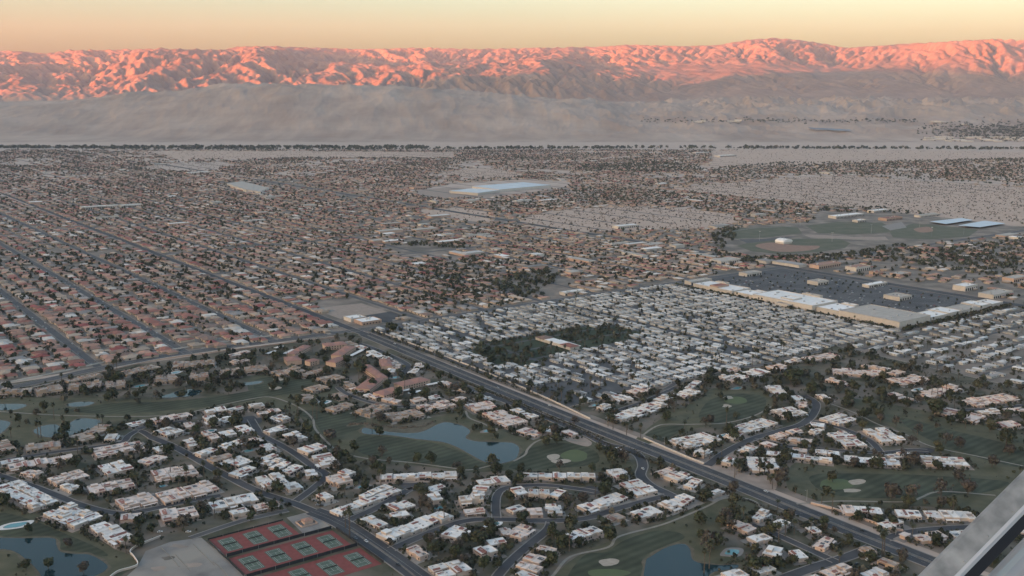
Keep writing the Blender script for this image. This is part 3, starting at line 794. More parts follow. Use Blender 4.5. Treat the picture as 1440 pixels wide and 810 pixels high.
def make_unit(k, way):
    """one dwelling of a villa, 12 wide (x) by 16 deep (y), near side at y = 0; list of (parent_key, name, mesh)"""
    r = random.Random(k * 17 + 3)
    ws, wr, wt = WAYS[way]
    parts = []
    def add(parent, name, mb, mat):
        me = mb.mesh(name); me.materials.append(mat); parts.append((parent, name, me))
    h = r.choice([3.6, 3.9, 4.2])
    kind = k % 8
    x0, x1 = 0.0, 12.0
    fy = r.choice([0.0, 1.2, 2.2])                     # stepped front
    cut = r.uniform(4.2, 7.4)                          # a unit has a lower and a higher block
    h2 = h + r.choice([0.3, 0.6, 1.1])
    w = MB().box(x0, cut, fy, 16, 0, h).box(cut, x1, fy + r.choice([-1.2, 0.8, 2.0]), 15.2, 0, h2)
    y2 = w.v[8][1]
    if kind in (2, 5): w.box(3.2, 8.8, 9.0, 14.2, h, h + 2.6)
    add(None, 'wall', w, ws)
    rf = MB().box(x0+.25, cut-.02, fy+.25, 15.75, h, h+.10).box(cut+.25, x1-.25, y2+.25, 14.95, h2, h2+.10)
    if kind in (2, 5): rf.box(3.0, 9.0, 8.8, 14.4, h+2.65 if h+2.65 > h2+.2 else h2+.3, max(h+2.9, h2+.55))
    add(None, 'roof', rf, wr)
    pp = ring(x0-.05, cut-.03, fy-.05, 16.05, h-.05, h+.48)
    for v_, f_ in [(ring(cut-.05, x1+.05, y2-.05, 15.25, h2-.05, h2+.5).v, ring(0,1,0,1,0,1).f)]: pp.add(v_, f_)
    add('roof', 'parapet', pp, wr)
    # clay tile slopes
    if kind in (0, 3):
        add('roof', 'tile_slope', slope(cut+.9, x1-.8, y2-.7, y2+4.6, h2-.7, h2+1.5), wt)
    if kind in (1,):
        add('roof', 'tile_slope', slope(x0+.6, cut-.5, fy-.6, fy+4.0, h-.7, h+1.3), wt)
    if kind in (4,):
        add('roof', 'tile_slope', slope(cut+1.0, x1-.6, 6.5, 11.5, h2+.1, h2+1.6), wt)
    if kind == 7:
        add('roof', 'tile_slope', slope(x1-4.2, x1+.4, 2.5, 15.4, h2-.6, h2+1.3, 'x1'), wt)
    # open courtyard, seen as a sunk terrace, with its own low wall
    if kind in (2, 6):
        add('roof', 'terrace', MB().box(x0+1.2, cut-1.2, 6.0, 11.0, h+.10, h+.14), m_drive)
        add('roof', 'terrace_rail', ring(x0+1.0, cut-1.0, 5.8, 11.2, h+.10, h+.9, .2), ws)
    for i in range(r.choice([2, 3, 4])):
        xx, yy = (r.uniform(x0+.8, cut-1.8), r.uniform(5, 13)) if i % 2 else (r.uniform(cut+.8, x1-2.4), r.uniform(3.4, 12.5))
        zz = (h if i % 2 else h2) + .1
        s = r.uniform(.9, 1.5)
        add('roof', 'air_conditioner', MB().box(xx, xx+s, yy, yy+s*.9, zz, zz+r.uniform(.6, 1.0)), m_metal)
    if kind in (0, 5):
        cx = r.uniform(cut+.6, x1-1.6)
        add('roof', 'chimney', MB().box(cx, cx+1.0, 12.2, 13.2, h2, h2+1.6).box(cx-.1, cx+1.1, 12.1, 13.3, h2+1.6, h2+1.75), ws)
    if kind == 4:
        for j in range(3):
            add('roof', 'solar_panel', MB().box(x0+.7+j*1.25, x0+1.8+j*1.25, 4.5, 9.5, h+.35, h+.42, True), m_solar)
    # openings on the near and far fronts
    def window(xa, xb, y, za, zb, out=-1):
        add('wall', 'window', MB().box(xa, xb, min(y, y+.06*out), max(y, y+.06*out), za, zb, True), m_glass)
    window(x0+.9, cut-1.0, fy, .5, 2.6)
    window(cut+.8, cut+2.6, y2, .4, 2.6)
    window(x1-2.6, x1-.8, y2, .4, 2.6)
    window(x0+1.2, x0+3.0, 16, .9, 2.3, 1)
    # side windows
    add('wall', 'window', MB().box(x0-.06, x0, 5, 7, .9, 2.3, True), m_glass)
    add('wall', 'window', MB().box(x1, x1+.06, 10, 12.5, .9, 2.4, True), m_glass)
    add('wall', 'garage_door', MB().box(cut+1.0, x1-1.2, 15.2, 15.26, .1, 2.4, True), m_garage)
    # shaded patio roof on posts
    if kind in (0, 2, 4, 6):
        yq = min(fy, y2)
        pt = MB().box(x0+.6, x1-.8, yq-3.0, yq-.08, 2.75, 2.98, True)
        for px_ in (x0+.8, (x0+x1)/2, x1-1.2): pt.box(px_, px_+.3, yq-2.9, yq-2.6, 0, 2.75)
        add(None, 'patio_cover', pt, wr)
    return parts, h
UNITS = {(k, w): make_unit(k, w)[0] for k in range(8) for w in WAYS}

def rect_from(px6, z=4.2):
    L_, N_, R_ = (P(px6[0], px6[1], z)[:2], P(px6[2], px6[3], z)[:2], P(px6[4], px6[5], z)[:2])
    e1 = L_ - N_; e2 = R_ - N_
    return N_, e1, e2

VILLA_RECTS = []
PAVE = [m_drive, m_bed, noise_mat('patio_paving', (0.15, 0.13, 0.115), (0.23, 0.195, 0.17), scale=0.3)]
def villa(px6, way='white', storeys=1, name='villa'):
    N_, e1, e2 = rect_from(px6)
    l1, l2 = np.linalg.norm(e1), np.linalg.norm(e2)
    # long axis becomes the row; the other one is made square to it
    if l2 >= l1: ax, ln, oth = e2 / l2, l2, e1
    else: ax, ln, oth = e1 / l1, l1, e2
    pr = np.array([-ax[1], ax[0]])
    dp = float(oth @ pr)
    if dp < 0: pr, dp = -pr, -dp
    dp = min(max(dp, 11.0), 30.0)
    o = N_.copy()
    # local x must be right-handed with y = pr
    if ax[0]*pr[1] - ax[1]*pr[0] < 0: o = N_ + ax * ln; ax = -ax
    # make the side that faces the camera the near side (y = 0)
    ang = math.atan2(ax[1], ax[0])
    n = max(1, int(round(ln / 13.0)))
    root = empty(name, (o[0], o[1], 0.1), ang)
    VILLA_RECTS.append((root, o, ax, pr, ln, dp))
    r0 = random.Random(int(px6[0]*5 + px6[3]*3)); e_ = [r0.uniform(1.0, 5.5) for _ in range(4)]
    MB().box(-e_[0], ln+e_[1], -e_[2], dp+e_[3], -.05, .14 + .02*r0.random()).build('paving', PAVE[r0.randrange(3)], root)
    m = 1.5
    mark_poly(np.array([o - ax*m - pr*m, o + ax*(ln+m) - pr*m, o + ax*(ln+m) + pr*(dp+m), o - ax*m + pr*(dp+m)]), 2)
    rows = 1 if dp < 23 else 2
    w = ln / n
    r = random.Random(int(px6[2]*7 + px6[3]*13))
    for row in range(rows):
        for i in range(n):
            u = UNITS[(r.randrange(8), way)]
            sx_ = w / 12.0 * r.uniform(.93, .985); sy_ = (dp / rows) / 16.0 * r.uniform(.86, 1.0)
            zz = 0.70 * storeys * r.uniform(.94, 1.06) * (1.0 if storeys > 1 else r.choice([.95, 1.0, 1.0, 1.1, 1.2]))
            x = i * w + r.uniform(0, .04) * w; y = row * dp / rows + r.uniform(0, .12) * dp / rows
            flip = r.random() < .5
            base = {}
            for parent, nm, me in u:
                c = bpy.data.objects.new(nm, me); COL.objects.link(c)
                if parent is None:
                    c.parent = root
                    if flip: c.location = (x + w*.97, y + sy_*16, 0); c.rotation_euler = (0, 0, math.pi)
                    else: c.location = (x, y, 0)
                    c.scale = (sx_, sy_, zz)
                    base[nm] = c
                else:
                    c.parent = base[parent]
    return root

W, K, T = 'white', 'pink', 'tan'
BLOCKS = [   # (neighbourhood phrase, [(left, near, right roof corner), colour, storeys])
 ("the lower left lake", [
  ((-12,684,45,714,86,703),W,1),((57,721,104,739,147,724),W,1),((123,739,162,764,193,752),W,1)]),
 ("lawns left of tennis courts", [
  ((115,683,128,694,191,682),K,1),((159,703,175,715,224,703),K,1),((222,688,232,706,310,687),K,1),((222,717,230,733,280,724),K,1),((282,706,300,716,365,703),W,1),
  ((9,652,14,660,105,644),K,1),((131,629,137,641,205,629),K,1),((66,671,80,680,127,667),K,1),((134,654,148,667,188,658),W,1),((197,645,213,652,238,640),K,1),((202,663,221,675,280,664),K,1)]),
 ("the left golf pond", [
  ((33,625,36,633,86,626),T,1),((-15,622,0,634,20,626),T,1),((94,612,114,620,137,614),T,1),((129,600,141,609,162,597),T,1)]),
 ("the crowded left estate lanes", [
  ((180,593,184,598,209,592),W,1),((216,587,221,594,273,583),K,1),((282,575,290,580,320,576),W,1),((320,574,325,577,345,572),W,1),((347,568,352,573,373,570),W,1),
  ((359,578,365,582,396,577),K,1),((378,585,393,591,407,586),W,1),((281,588,290,597,308,591),W,1.7),((309,587,314,592,332,588),W,1),((256,594,262,600,281,597),K,1),
  ((215,605,232,612,263,606),W,1),((256,618,266,627,276,623),W,1),((281,608,297,618,308,613),K,1.4),((306,606,314,612,331,606),W,1),((328,598,341,607,357,603),W,1),
  ((273,634,284,640,310,632),W,1),((308,625,318,630,348,620),W,1),((348,616,355,621,369,616),K,1),((372,603,381,608,407,600),W,1),((396,610,414,618,432,612),W,1),
  ((418,630,435,637,463,628),W,1),((436,640,452,654,474,645),W,1),((367,641,375,646,394,639),W,1),((372,648,383,654,402,645),W,1),((386,653,393,659,412,650),W,1),
  ((396,660,410,665,431,656),W,1),((357,671,370,684,405,674),W,1.3),((396,680,405,688,424,684),W,1),((309,648,330,656,358,648),W,1),((329,660,337,669,365,658),W,1),((293,642,300,648,331,640),T,1)]),
 ("lanes right of tennis courts", [
  ((454,672,470,683,494,674),K,1.5),((441,696,455,703,473,699),W,1),((472,664,488,669,506,664),W,1),((533,666,534,674,643,670),W,1.2),((465,715,478,722,525,704),W,1),
  ((510,692,527,704,566,688),W,1),((543,709,560,718,585,709),W,1),((598,684,608,690,630,684),W,1),((597,695,606,705,622,699),W,1.3),((505,728,530,741,545,734),W,1),
  ((532,722,552,727,577,722),W,1),((532,748,552,760,638,725),W,1),((642,700,648,708,681,705),W,1.9),((650,716,655,722,684,719),K,1),((667,673,675,681,718,675),W,1),
  ((625,746,645,757,666,743),W,1),((569,772,590,783,608,778),K,1.3),((664,773,678,782,702,775),W,1.4),((594,797,620,812,665,800),W,1),((681,758,690,766,714,762),W,1),((698,742,706,750,722,745),K,1)]),
 ("the lower central fairway", [
  ((735,664,736,671,838,672),W,1.3),((716,687,728,696,742,691),W,1),((742,688,743,697,773,697),W,1.9),((774,694,785,698,797,690),W,1),((712,712,722,719,741,713),W,1),
  ((739,713,742,723,765,722),K,1),((765,707,768,720,791,720),W,1),((811,708,830,718,886,699),W,1),((868,679,896,695,922,687),W,1),((850,660,864,671,886,667),W,1),
  ((882,717,904,727,934,718),W,1),((925,706,948,716,985,702),W,1),((848,726,862,733,882,726),T,1),((801,747,805,760,848,745),W,1),((712,747,733,757,757,742),K,1),
  ((751,770,775,776,790,772),K,1),((732,785,757,792,772,782),K,1),((724,795,755,803,765,797),K,1),((722,806,745,815,757,806),W,1)]),
 ("the hedge below the boulevard", [
  ((924,661,935,667,953,660),K,1),((940,667,955,676,976,668),W,1.2),((965,678,975,684,989,675),W,1),((1000,688,1003,697,1020,690),W,1),
  ((1057,728,1070,731,1087,720),W,1),((1086,732,1100,741,1113,734),W,1.3),((1130,739,1142,748,1160,748),W,1),((1146,764,1162,771,1178,757),K,1),((1048,755,1065,762,1088,755),W,1),
  ((1073,772,1097,782,1105,770),W,1),((1105,774,1120,786,1140,785),W,1),((1005,806,1030,815,1055,808),W,1),((1207,805,1230,815,1256,806),W,1),((1231,788,1255,797,1265,793),T,1),((1205,768,1218,778,1228,775),T,1)]),
 ("the right boulevard wall", [
  ((1181,708,1188,720,1198,716),K,1),((1200,709,1204,719,1243,721),W,1),((1262,714,1263,724,1298,726),W,1),((1304,716,1305,727,1375,729),W,1)]),
 ("the winding right hand lane", [
  ((944,616,966,629,1015,617),W,1),((1024,600,1048,608,1095,594),W,1),((1090,574,1104,585,1136,580),W,1),((1161,584,1182,596,1209,588),W,1),((1140,604,1148,609,1160,603),W,1),
  ((1160,607,1190,627,1210,618),W,1),((1047,641,1055,660,1094,650),W,1),((1076,632,1077,638,1170,648),W,1),((1186,638,1188,647,1268,654),W,1),((1300,640,1302,652,1365,654),W,1.2),((1211,603,1240,620,1283,618),W,1)]),
 ("golf below mobile home park", [
  ((1076,540,1085,553,1103,548),W,1),((1135,500,1142,507,1184,500),K,1),((1158,515,1172,524,1243,528),K,1),((1143,526,1160,533,1197,541),K,1),((1203,508,1210,513,1247,520),K,1),
  ((1243,533,1270,540,1311,533),K,1),((1245,553,1275,562,1288,560),K,1),((1290,552,1310,558,1355,545),K,1),((1355,560,1375,570,1436,560),K,1),((1325,574,1338,583,1352,576),K,1),
  ((1362,582,1372,592,1388,584),K,1),((1400,592,1412,600,1440,598),K,1),((1083,513,1093,519,1112,515),K,1),((1256,520,1262,526,1274,522),K,1),
  ((867,580,877,590,941,568),W,1),((955,550,968,558,988,550),W,1),((970,540,975,545,987,535),W,1),((884,547,897,553,921,546),K,1),((857,555,870,563,886,558),W,1),((1015,528,1030,535,1056,530),W,1),((1050,520,1060,527,1084,522),W,1)]),
 ("the central lake's far shore", [
  ((658,567,668,577,702,572),K,1),((675,581,712,598,740,587),K,1),((725,604,752,612,762,605),K,1),((772,600,777,606,785,599),W,1),((715,590,722,594,738,589),K,1),
  ((586,570,600,577,642,568),K,1),((543,580,553,590,598,582),T,1),((505,574,520,583,552,572),T,1),((464,570,472,577,501,568),T,1),((417,555,425,563,443,558),T,1)]),
 ("the upper left pond strip", [
  ((389,520,393,527,431,520),T,1),((421,525,428,528,460,520),T,1),((446,530,458,536,487,530),T,1),((435,543,443,549,463,543),T,1),
  ((-5,549,-4,555,43,551),T,1.4),((51,545,52,553,89,548),T,1.4),((95,539,95,548,142,544),T,1.4),((147,537,148,545,178,543),T,1.4),((216,529,218,537,251,533),T,1.4),((266,525,267,533,293,530),T,1.4),
  ((308,520,309,528,338,525),T,1.4),((343,516,346,523,378,520),T,1.4),((95,533,97,537,146,527),T,1.2),((176,520,178,527,227,515),T,1.2),((240,509,243,516,302,512),T,1.3),((321,497,326,501,356,494),K,1),((326,507,330,510,352,505),K,1)]),
]
NU = {'white': 'white flat roofed', 'pink': 'pinkish flat roofed', 'tan': 'tan flat roofed'}
for place, lst in BLOCKS:
    made = []
    for px6, way, st in lst:
        o = villa(px6, way, st)
        made.append((px6[2], o, way, st, VILLA_RECTS[-1][4]))
    bys = {}
    for q in made: bys.setdefault((q[2], q[3] > 1.35), []).append(q)
    for (way, tall), qs in bys.items():
        qs.sort(key=lambda q: q[0])
        for i, q in enumerate(qs):
            s = ('tall ' if tall else '') + NU[way] + ' villa by ' + place
            s += ', %s such from the left' % ordinal(i+1) if len(qs) > 1 else ''
            tag(q[1], s, 'villa', 'flat roofed villas of the golf estate')

# smaller villas that fill the gaps along the lanes
GOLFG = [gpts(g_) for g_ in GOLF]
infill = []
ri = random.Random(31)
for pts, w_ in list(ROADS):
    if w_ > 10.5 or w_ < 5.5: continue
    seg = np.linalg.norm(np.diff(pts, axis=0), axis=1)
    if seg.sum() > 900: continue
    for i in range(len(pts)-1):
        for sg in (-1, 1):
            t = pts[i+1]-pts[i]; t = t/(np.linalg.norm(t)+1e-9); n_ = np.array([-t[1], t[0]])*sg
            L_, D_ = ri.uniform(15, 27), ri.uniform(11.5, 15)
            c = (pts[i]+pts[i+1])/2 + n_*(w_/2+5+D_/2)
            a, b = toAB(c)
            if not ((a < -34 and b < -34) or (18 < a < 515 and b < -522)): continue
            if any(pip(c[None], g_)[0] for g_ in GOLFG): continue
            bad = False
            for u in np.linspace(-.55, .55, 6):
                for v in np.linspace(-.6, .6, 4):
                    if occ_at(c + t*L_*u + n_*D_*v) & (1 | 2 | 4 | 8 | 16): bad = True
            x_, y_ = PX((c[0], c[1], 0))
            if bad or not (-20 < x_ < 1450 and y_ < 822): continue
            if 225 < x_ < 545 and y_ > 725: continue                # the tennis club
            q = [c - t*L_/2 - n_*D_/2, c + t*L_/2 - n_*D_/2, c - t*L_/2 + n_*D_/2]
            px6 = [v for p in (q[1], q[0], q[2]) for v in PX((p[0], p[1], 4.2))]
            way = ri.choice(['white', 'white', 'pink'] if y_ > 560 or x_ > 500 else ['tan', 'tan', 'pink'])
            o = villa(tuple(px6), way, 1)
            best = min(((px6[2]-z[0][2])**2 + (2.2*(px6[3]-z[0][3]))**2, pl) for pl, l_ in BLOCKS for z in l_)[1]
            infill.append((x_, o, way, best))
print('infill villas', len(infill))
byp = {}
for q in infill: byp.setdefault((q[2], q[3]), []).append(q)
for (way, pl), qs in byp.items():
    qs.sort(key=lambda q: q[0])
    for i, q in enumerate(qs): tag(q[1], 'small %s house by %s, %s such from the left' % (NU[way], pl, ordinal(i+1)), 'villa', 'flat roofed villas of the golf estate')

# two-storey apartment blocks with clay roofs near the crossing
m_apt = noise_mat("apartment_stucco", (0.42, 0.29, 0.225), (0.50, 0.36, 0.29), scale=0.25)
m_aptroof = noise_mat("apartment_clay_tile", (0.26, 0.135, 0.11), (0.36, 0.205, 0.17), scale=0.8, detail=5, contrast=0.6)
def hip_mesh(L_, W_, z0, rise, over=0.6):
    a, b = L_/2+over, W_/2+over
    if a >= b: rd = [(-(a-b), 0, z0+rise), (a-b, 0, z0+rise)]; fs = [(0,1,5,4),(1,2,5),(2,3,4,5),(3,0,4),(3,2,1,0)]
    else: rd = [(0, -(b-a), z0+rise), (0, b-a, z0+rise)]; fs = [(0,1,4),(1,2,5,4),(2,3,5),(3,0,4,5),(3,2,1,0)]
    return MB().add([(-a,-b,z0),(a,-b,z0),(a,b,z0),(-a,b,z0)] + rd, fs)
APTS = [(508,514,533,532,537,527),(506,541,520,547,540,532),(534,549,540,556,567,548),(560,535,567,543,605,534),(475,493,480,500,500,487),(466,505,472,510,488,503),(411,493,415,498,437,486),(399,502,404,508,422,503),(433,506,436,509,449,506),(455,481,458,487,488,484),(533,505,537,515,551,512)]
for i, px6 in enumerate(sorted(APTS, key=lambda q: q[2])):
    N_, e1, e2 = rect_from(px6, 6.5)
    l1, l2 = np.linalg.norm(e1), np.linalg.norm(e2)
    ax, ln, oth = (e2/l2, l2, e1) if l2 >= l1 else (e1/l1, l1, e2)
    pr = np.array([-ax[1], ax[0]]); dp = float(oth @ pr)
    if dp < 0: pr, dp = -pr, -dp
    dp = min(max(dp, 12), 20)
    c = N_ + ax*ln/2 + pr*dp/2; ang = math.atan2(ax[1], ax[0])
    root = empty("apartment_block", (c[0], c[1], 0.1), ang)
    wl = MB().box(-ln/2, ln/2, -dp/2, dp/2, 0, 6.2).build("wall", m_apt, root)
    n = max(1, int(ln/15)); 
    for k in range(n):
        hm = hip_mesh(ln/n, dp, 6.2, 2.6).build("roof", m_aptroof, root, loc=(-ln/2+(k+.5)*ln/n, 0, .05*(k % 2)))
    for k in range(int(ln/4)):
        for zz in (0.9, 3.9):
            for sg in (-1, 1):
                MB().box(-.8, .8, -.04, .04, 0, 1.5, True).build("window", m_glass, wl, loc=(-ln/2+2+k*4, sg*(dp/2+.02), zz))
    m = 1.5
    o_ = c - ax*ln/2 - pr*dp/2
    mark_poly(np.array([o_-ax*m-pr*m, o_+ax*(ln+m)-pr*m, o_+ax*(ln+m)+pr*(dp+m), o_-ax*m+pr*(dp+m)]), 2)
    tag(root, "two storey apartment block with clay tile roof near the crossing, %s from the left" % ordinal(i+1), "apartment block", "clay roofed apartment blocks near the crossing")
CARPORTS = [(493,500,511,491),(507,505,526,495),(555,551,582,546),(600,541,625,536),(575,553,592,549),(400,497,413,491),(387,489,398,486),(375,497,388,493)]
for i, (xa, ya, xb, yb) in enumerate(sorted(CARPORTS, key=lambda q: q[0])):
    a_, b_ = P(xa, ya, 3)[:2], P(xb, yb, 3)[:2]; v = b_-a_; ln = np.linalg.norm(v); c = (a_+b_)/2
    root = empty("carport", (c[0], c[1], 0.1), math.atan2(v[1], v[0]))
    MB().box(-ln/2, ln/2, -3, 3, 2.6, 2.85, True).build("roof", WAYS['white'][1], root)
    for k in range(4):
        MB().box(-.12, .12, -.12, .12, 0, 2.6).build("post", m_metal, root, loc=(-ln/2+.6+k*(ln-1.2)/3, -2.4, 0))
    tag(root, "long open white carport among the apartment blocks, %s from the left" % ordinal(i+1), "carport", "white carports among the apartment blocks")
# ------------------------------------------------------------------ houses of the street grid
ROOFC = {'rust': ((0.215,0.095,0.075),(0.30,0.14,0.115)), 'salmon': ((0.29,0.165,0.125),(0.38,0.23,0.18)), 'brown': ((0.175,0.12,0.10),(0.25,0.175,0.145)),
         'grey': ((0.20,0.18,0.17),(0.28,0.255,0.245)), 'tan': ((0.29,0.225,0.175),(0.38,0.30,0.24)), 'pale': ((0.42,0.38,0.34),(0.53,0.48,0.44)), 'crimson': ((0.215,0.065,0.06),(0.29,0.095,0.085))}
CNAMES = list(ROOFC)
ROOFM = {k: noise_mat(k + "_house_roof", v[0], v[1], scale=0.7, detail=5, contrast=0.6, rnd=0.2) for k, v in ROOFC.items()}
m_hwall = noise_mat("house_stucco", (0.36, 0.29, 0.24), (0.45, 0.37, 0.31), scale=0.3, rnd=0.2)
def house_template(k):
    r = random.Random(90 + k)
    L_, W_ = r.choice([15, 17, 18.5]), r.choice([10.5, 11.5, 12.5])
    wl, ww = r.choice([7.5, 8.5]), r.choice([7.0, 8.0, 9.0])
    sx_ = r.choice([-1, 1])
    wx = sx_ * (L_/2 - wl/2 - .5); wy = -(W_/2 + ww/2 - 1.5)
    P_ = []
    P_.append((None, 'wall', MB().box(-L_/2, L_/2, -W_/2, W_/2, 0, 3.0).add(*(lambda q: (q.v, q.f))(MB().box(wx-wl/2, wx+wl/2, wy-ww/2, wy+ww/2-1.45, 0, 2.9))).mesh('wall'), 'wall'))
    P_.append((None, 'roof', hip_mesh(L_, W_, 3.0, r.uniform(1.8, 2.4), .7).mesh('roof'), 'roof'))
    hw = hip_mesh(wl, ww, 2.93, r.uniform(1.3, 1.8), .6); hw.v = [(x+wx, y+wy, z) for x, y, z in hw.v]
    P_.append((None, 'garage_roof', hw.mesh('garage_roof'), 'roof'))
    P_.append(('wall', 'garage_door', MB().box(wx-2.4, wx+2.4, wy-ww/2-.05, wy-ww/2, .05, 2.3, True).mesh('garage_door'), m_garage))
    for xx in (-sx_*L_*.12, -sx_*L_*.36):
        P_.append(('wall', 'window', MB().box(xx-1, xx+1, -W_/2-.05, -W_/2, .9, 2.2, True).mesh('window'), m_glass))
    for xx in (-L_*.3, L_*.2):
        P_.append(('wall', 'window', MB().box(xx-1.2, xx+1.2, W_/2, W_/2+.05, .5, 2.3, True).mesh('window'), m_glass))
    P_.append((None, 'driveway', MB().box(wx-2.8, wx+2.8, wy-ww/2-7.0, wy-ww/2-.1, 0, .16).mesh('driveway'), m_drive))
    return P_
HT = [house_template(k) for k in range(6)]
HT_C = {}
for k in range(6):
    for cn in CNAMES:
        lst = []
        for parent, nm, me, mt in HT[k]:
            if mt == 'roof': me = me.copy(); me.materials.append(ROOFM[cn])
            elif not me.materials: me.materials.append(m_hwall if mt == 'wall' else mt)
            lst.append((parent, nm, me))
        HT_C[(k, cn)] = lst
def put_parts(root, parts):
    base = {}
    for parent, nm, me in parts:
        c = bpy.data.objects.new(nm, me); COL.objects.link(c)
        if parent is None: c.parent = root; base[nm] = c
        else: c.parent = base[parent]

# ground left free of houses, given by its outline in the photograph
FREE = {
 'lot1': [(735,306),(800,294),(880,290),(960,294),(1040,304),(1010,320),(900,323),(830,326),(750,322)],
 'lot2': [(935,266),(1020,258),(1120,250),(1190,247),(1300,255),(1460,265),(1460,315),(1330,306),(1240,296),(1150,288),(1050,277)],
 'school': [(1000,330),(1060,318),(1140,312),(1150,298),(1300,296),(1440,312),(1440,330),(1300,345),(1180,358),(1060,362),(1010,352)],
 'warehouse': [(578,268),(640,258),(740,252),(800,256),(800,262),(740,273),(680,279),(600,278)],
 'lot3': [(590,296),(640,292),(690,300),(690,312),(640,308)],
 'lot4': [(200,236),(240,229),(320,228),(330,233),(290,240),(250,241)],
 'lot5': [(620,243),(690,236),(740,246),(720,251),(650,249)],
 'school2': [(440,425),(480,418),(580,440),(560,456),(500,460),(470,448)],
 'green2': [(540,346),(600,342),(650,346),(640,360),(560,360)],
 'grove': [(690,395),(770,378),(810,395),(790,420),(720,415)],
 'lot7': [(1000,212),(1180,210),(1440,214),(1440,222),(1250,228),(1000,236)],
 'lot8': [(200,212),(640,214),(640,222),(420,222),(250,224)],
}
m_lotsand = noise_mat("desert_lot_sand", (0.37, 0.265, 0.205), (0.50, 0.37, 0.295), scale=0.02, detail=7, contrast=0.5, c3=(0.42, 0.31, 0.245), scale3=0.006, coords='World')
for k_, n_ in enumerate(('lot1', 'lot2', 'lot3', 'lot5', 'lot7', 'lot8')): sheet_px("desert_lot", FREE[n_], 0.07+.003*k_, m_lotsand)
def in_free(px, py, keys=None):
    pts = np.stack([px, py], 1); m = np.zeros(len(px), bool)
    for k, pl in FREE.items():
        if keys is None or k in keys: m |= pip(pts, pl)
    return m
def px_arr(x, y, z=0.0):
    zz = z - CAM_H; f = y*CP - zz*SP; u = y*SP + zz*CP
    return 720 + FPX*x/f, 405 - FPX*u/f

rg = np.random.default_rng(5)
cand = []                                     # (a, b, row id, facing)
ST_ALL = sorted([-132*k if k < 3 else -390-130*(k-3) for k in range(1, 12)] + [0] + [128*k for k in range(1, 44)])
for si, s_ in enumerate(ST_ALL):
    for off, face in ((20, 1), (49, 1), (-20, -1), (-49, -1)):
        bs = np.arange(26, 6900, 21.5)
        jit = rg.normal(0, 1.6, len(bs)) * (1 + bs/2500)
        for b_, j in zip(bs, jit): cand.append((s_ + off + rg.normal(0, 1.2)*(1 + b_/2500), b_ + j, si*4 + (20, 49, -20, -49).index(off), face, abs(off) > 30))
for a_ in np.arange(1096, 2300, 31.0):          # right of the second boulevard
    for b_ in np.arange(-900, 20, 23.0):
        if rg.random() < (.75 if a_ > 1200 else .3): cand.append((a_ + rg.normal(0, 3), b_ + rg.normal(0, 3), 4*len(ST_ALL) + int((a_-1096)//31), 1, True))
cand = np.array(cand)
# arterial crossings stay clear
for lo, hi in ((310, 334), (636, 660), (966, 994), (1598, 1626), (2400, 2420), (3210, 3240), (4830, 4860)):
    m = (cand[:, 1] > lo) & (cand[:, 1] < hi) & ((cand[:, 0] > 0) | (lo > 1000)); cand = cand[~m]
cand = cand[~((cand[:, 0] > 1045) & (cand[:, 0] < 1080))]
cand = cand[~((np.abs(cand[:, 0]) < 17))]
xy = ORG + cand[:, :1]*D2 + cand[:, 1:2]*D1
pxx, pyy = px_arr(xy[:, 0], xy[:, 1])
keep = (pxx > -50) & (pxx < 1490) & (pyy > 211) & (pyy < 560) & (xy[:, 1] < 7300)
keep &= ~in_free(pxx, pyy)
cand, xy, pxx, pyy = cand[keep], xy[keep], pxx[keep], pyy[keep]
dens = 0.5 + 0.9 * perlin(xy[:, 0]/420, xy[:, 1]/420, 3)
rnd = rg.random(len(cand))
farness = np.clip((xy[:, 1]-2500)/4000, 0, 1)
right = np.clip((pxx-880)/300, 0, 1)
keep = rnd < np.clip(0.97 - 0.30*farness - 0.28*right - np.where(dens < .34, .12+.45*np.clip(farness+.35, 0, 1), 0), 0.12, 1)
keep |= (pyy > 380) & (pxx < 700) & (rnd < .94)
cand, xy, pxx, pyy = cand[keep], xy[keep], pxx[keep], pyy[keep]
print("houses", len(cand))
order = np.argsort(-pyy)
wts = {'left': [.24,.25,.14,.09,.16,.08,.04], 'mid': [.12,.21,.14,.13,.26,.13,.01]}
NEAR_H = set(order[:300].tolist())
STN = {0: 'boulevard', -132: 'inner street', -264: 'middle street', -390: 'outer street', -520: 'far left street', 128: 'first right hand street', 256: 'second right hand street', 384: 'third right hand street', 512: 'fourth right hand street', 640: 'fifth right hand street', 768: 'sixth right hand street', 896: 'seventh right hand street'}
rowcount = {}
for i in sorted(NEAR_H, key=lambda i: cand[i, 1]):
    a_, b_, rid, face, back = cand[i]
    cn = CNAMES[rg.choice(7, p=wts['left' if pxx[i] < 620 else 'mid'])]
    root = empty("house", (xy[i, 0], xy[i, 1], 0.06), ANG_A + math.pi/2 * face + (math.pi if back and rg.random() < .4 else 0) + (math.pi/2 if rg.random() < .25 else 0) + rg.normal(0, .02))
    s_ = rg.uniform(1.0, 1.28); root.scale = (s_, s_, s_*.95)
    put_parts(root, HT_C[(int(rg.integers(6)), cn)])
    mark_poly(xy[i] + 9*np.array([D1+D2, D1-D2, -D1-D2, -D1+D2]), 2)
    s0 = ST_ALL[int(rid)//4] if int(rid)//4 < len(ST_ALL) else 9999; rowcount[rid] = rowcount.get(rid, 0) + 1
    tag(root, "%s roofed house %s the %s of the %s, %s from the crossing" % (cn, 'behind' if back else 'along', 'right' if face > 0 else 'left', STN.get(s0, 'outermost street'), ordinal(rowcount[rid])), "house", "tile roofed houses on the street grid")

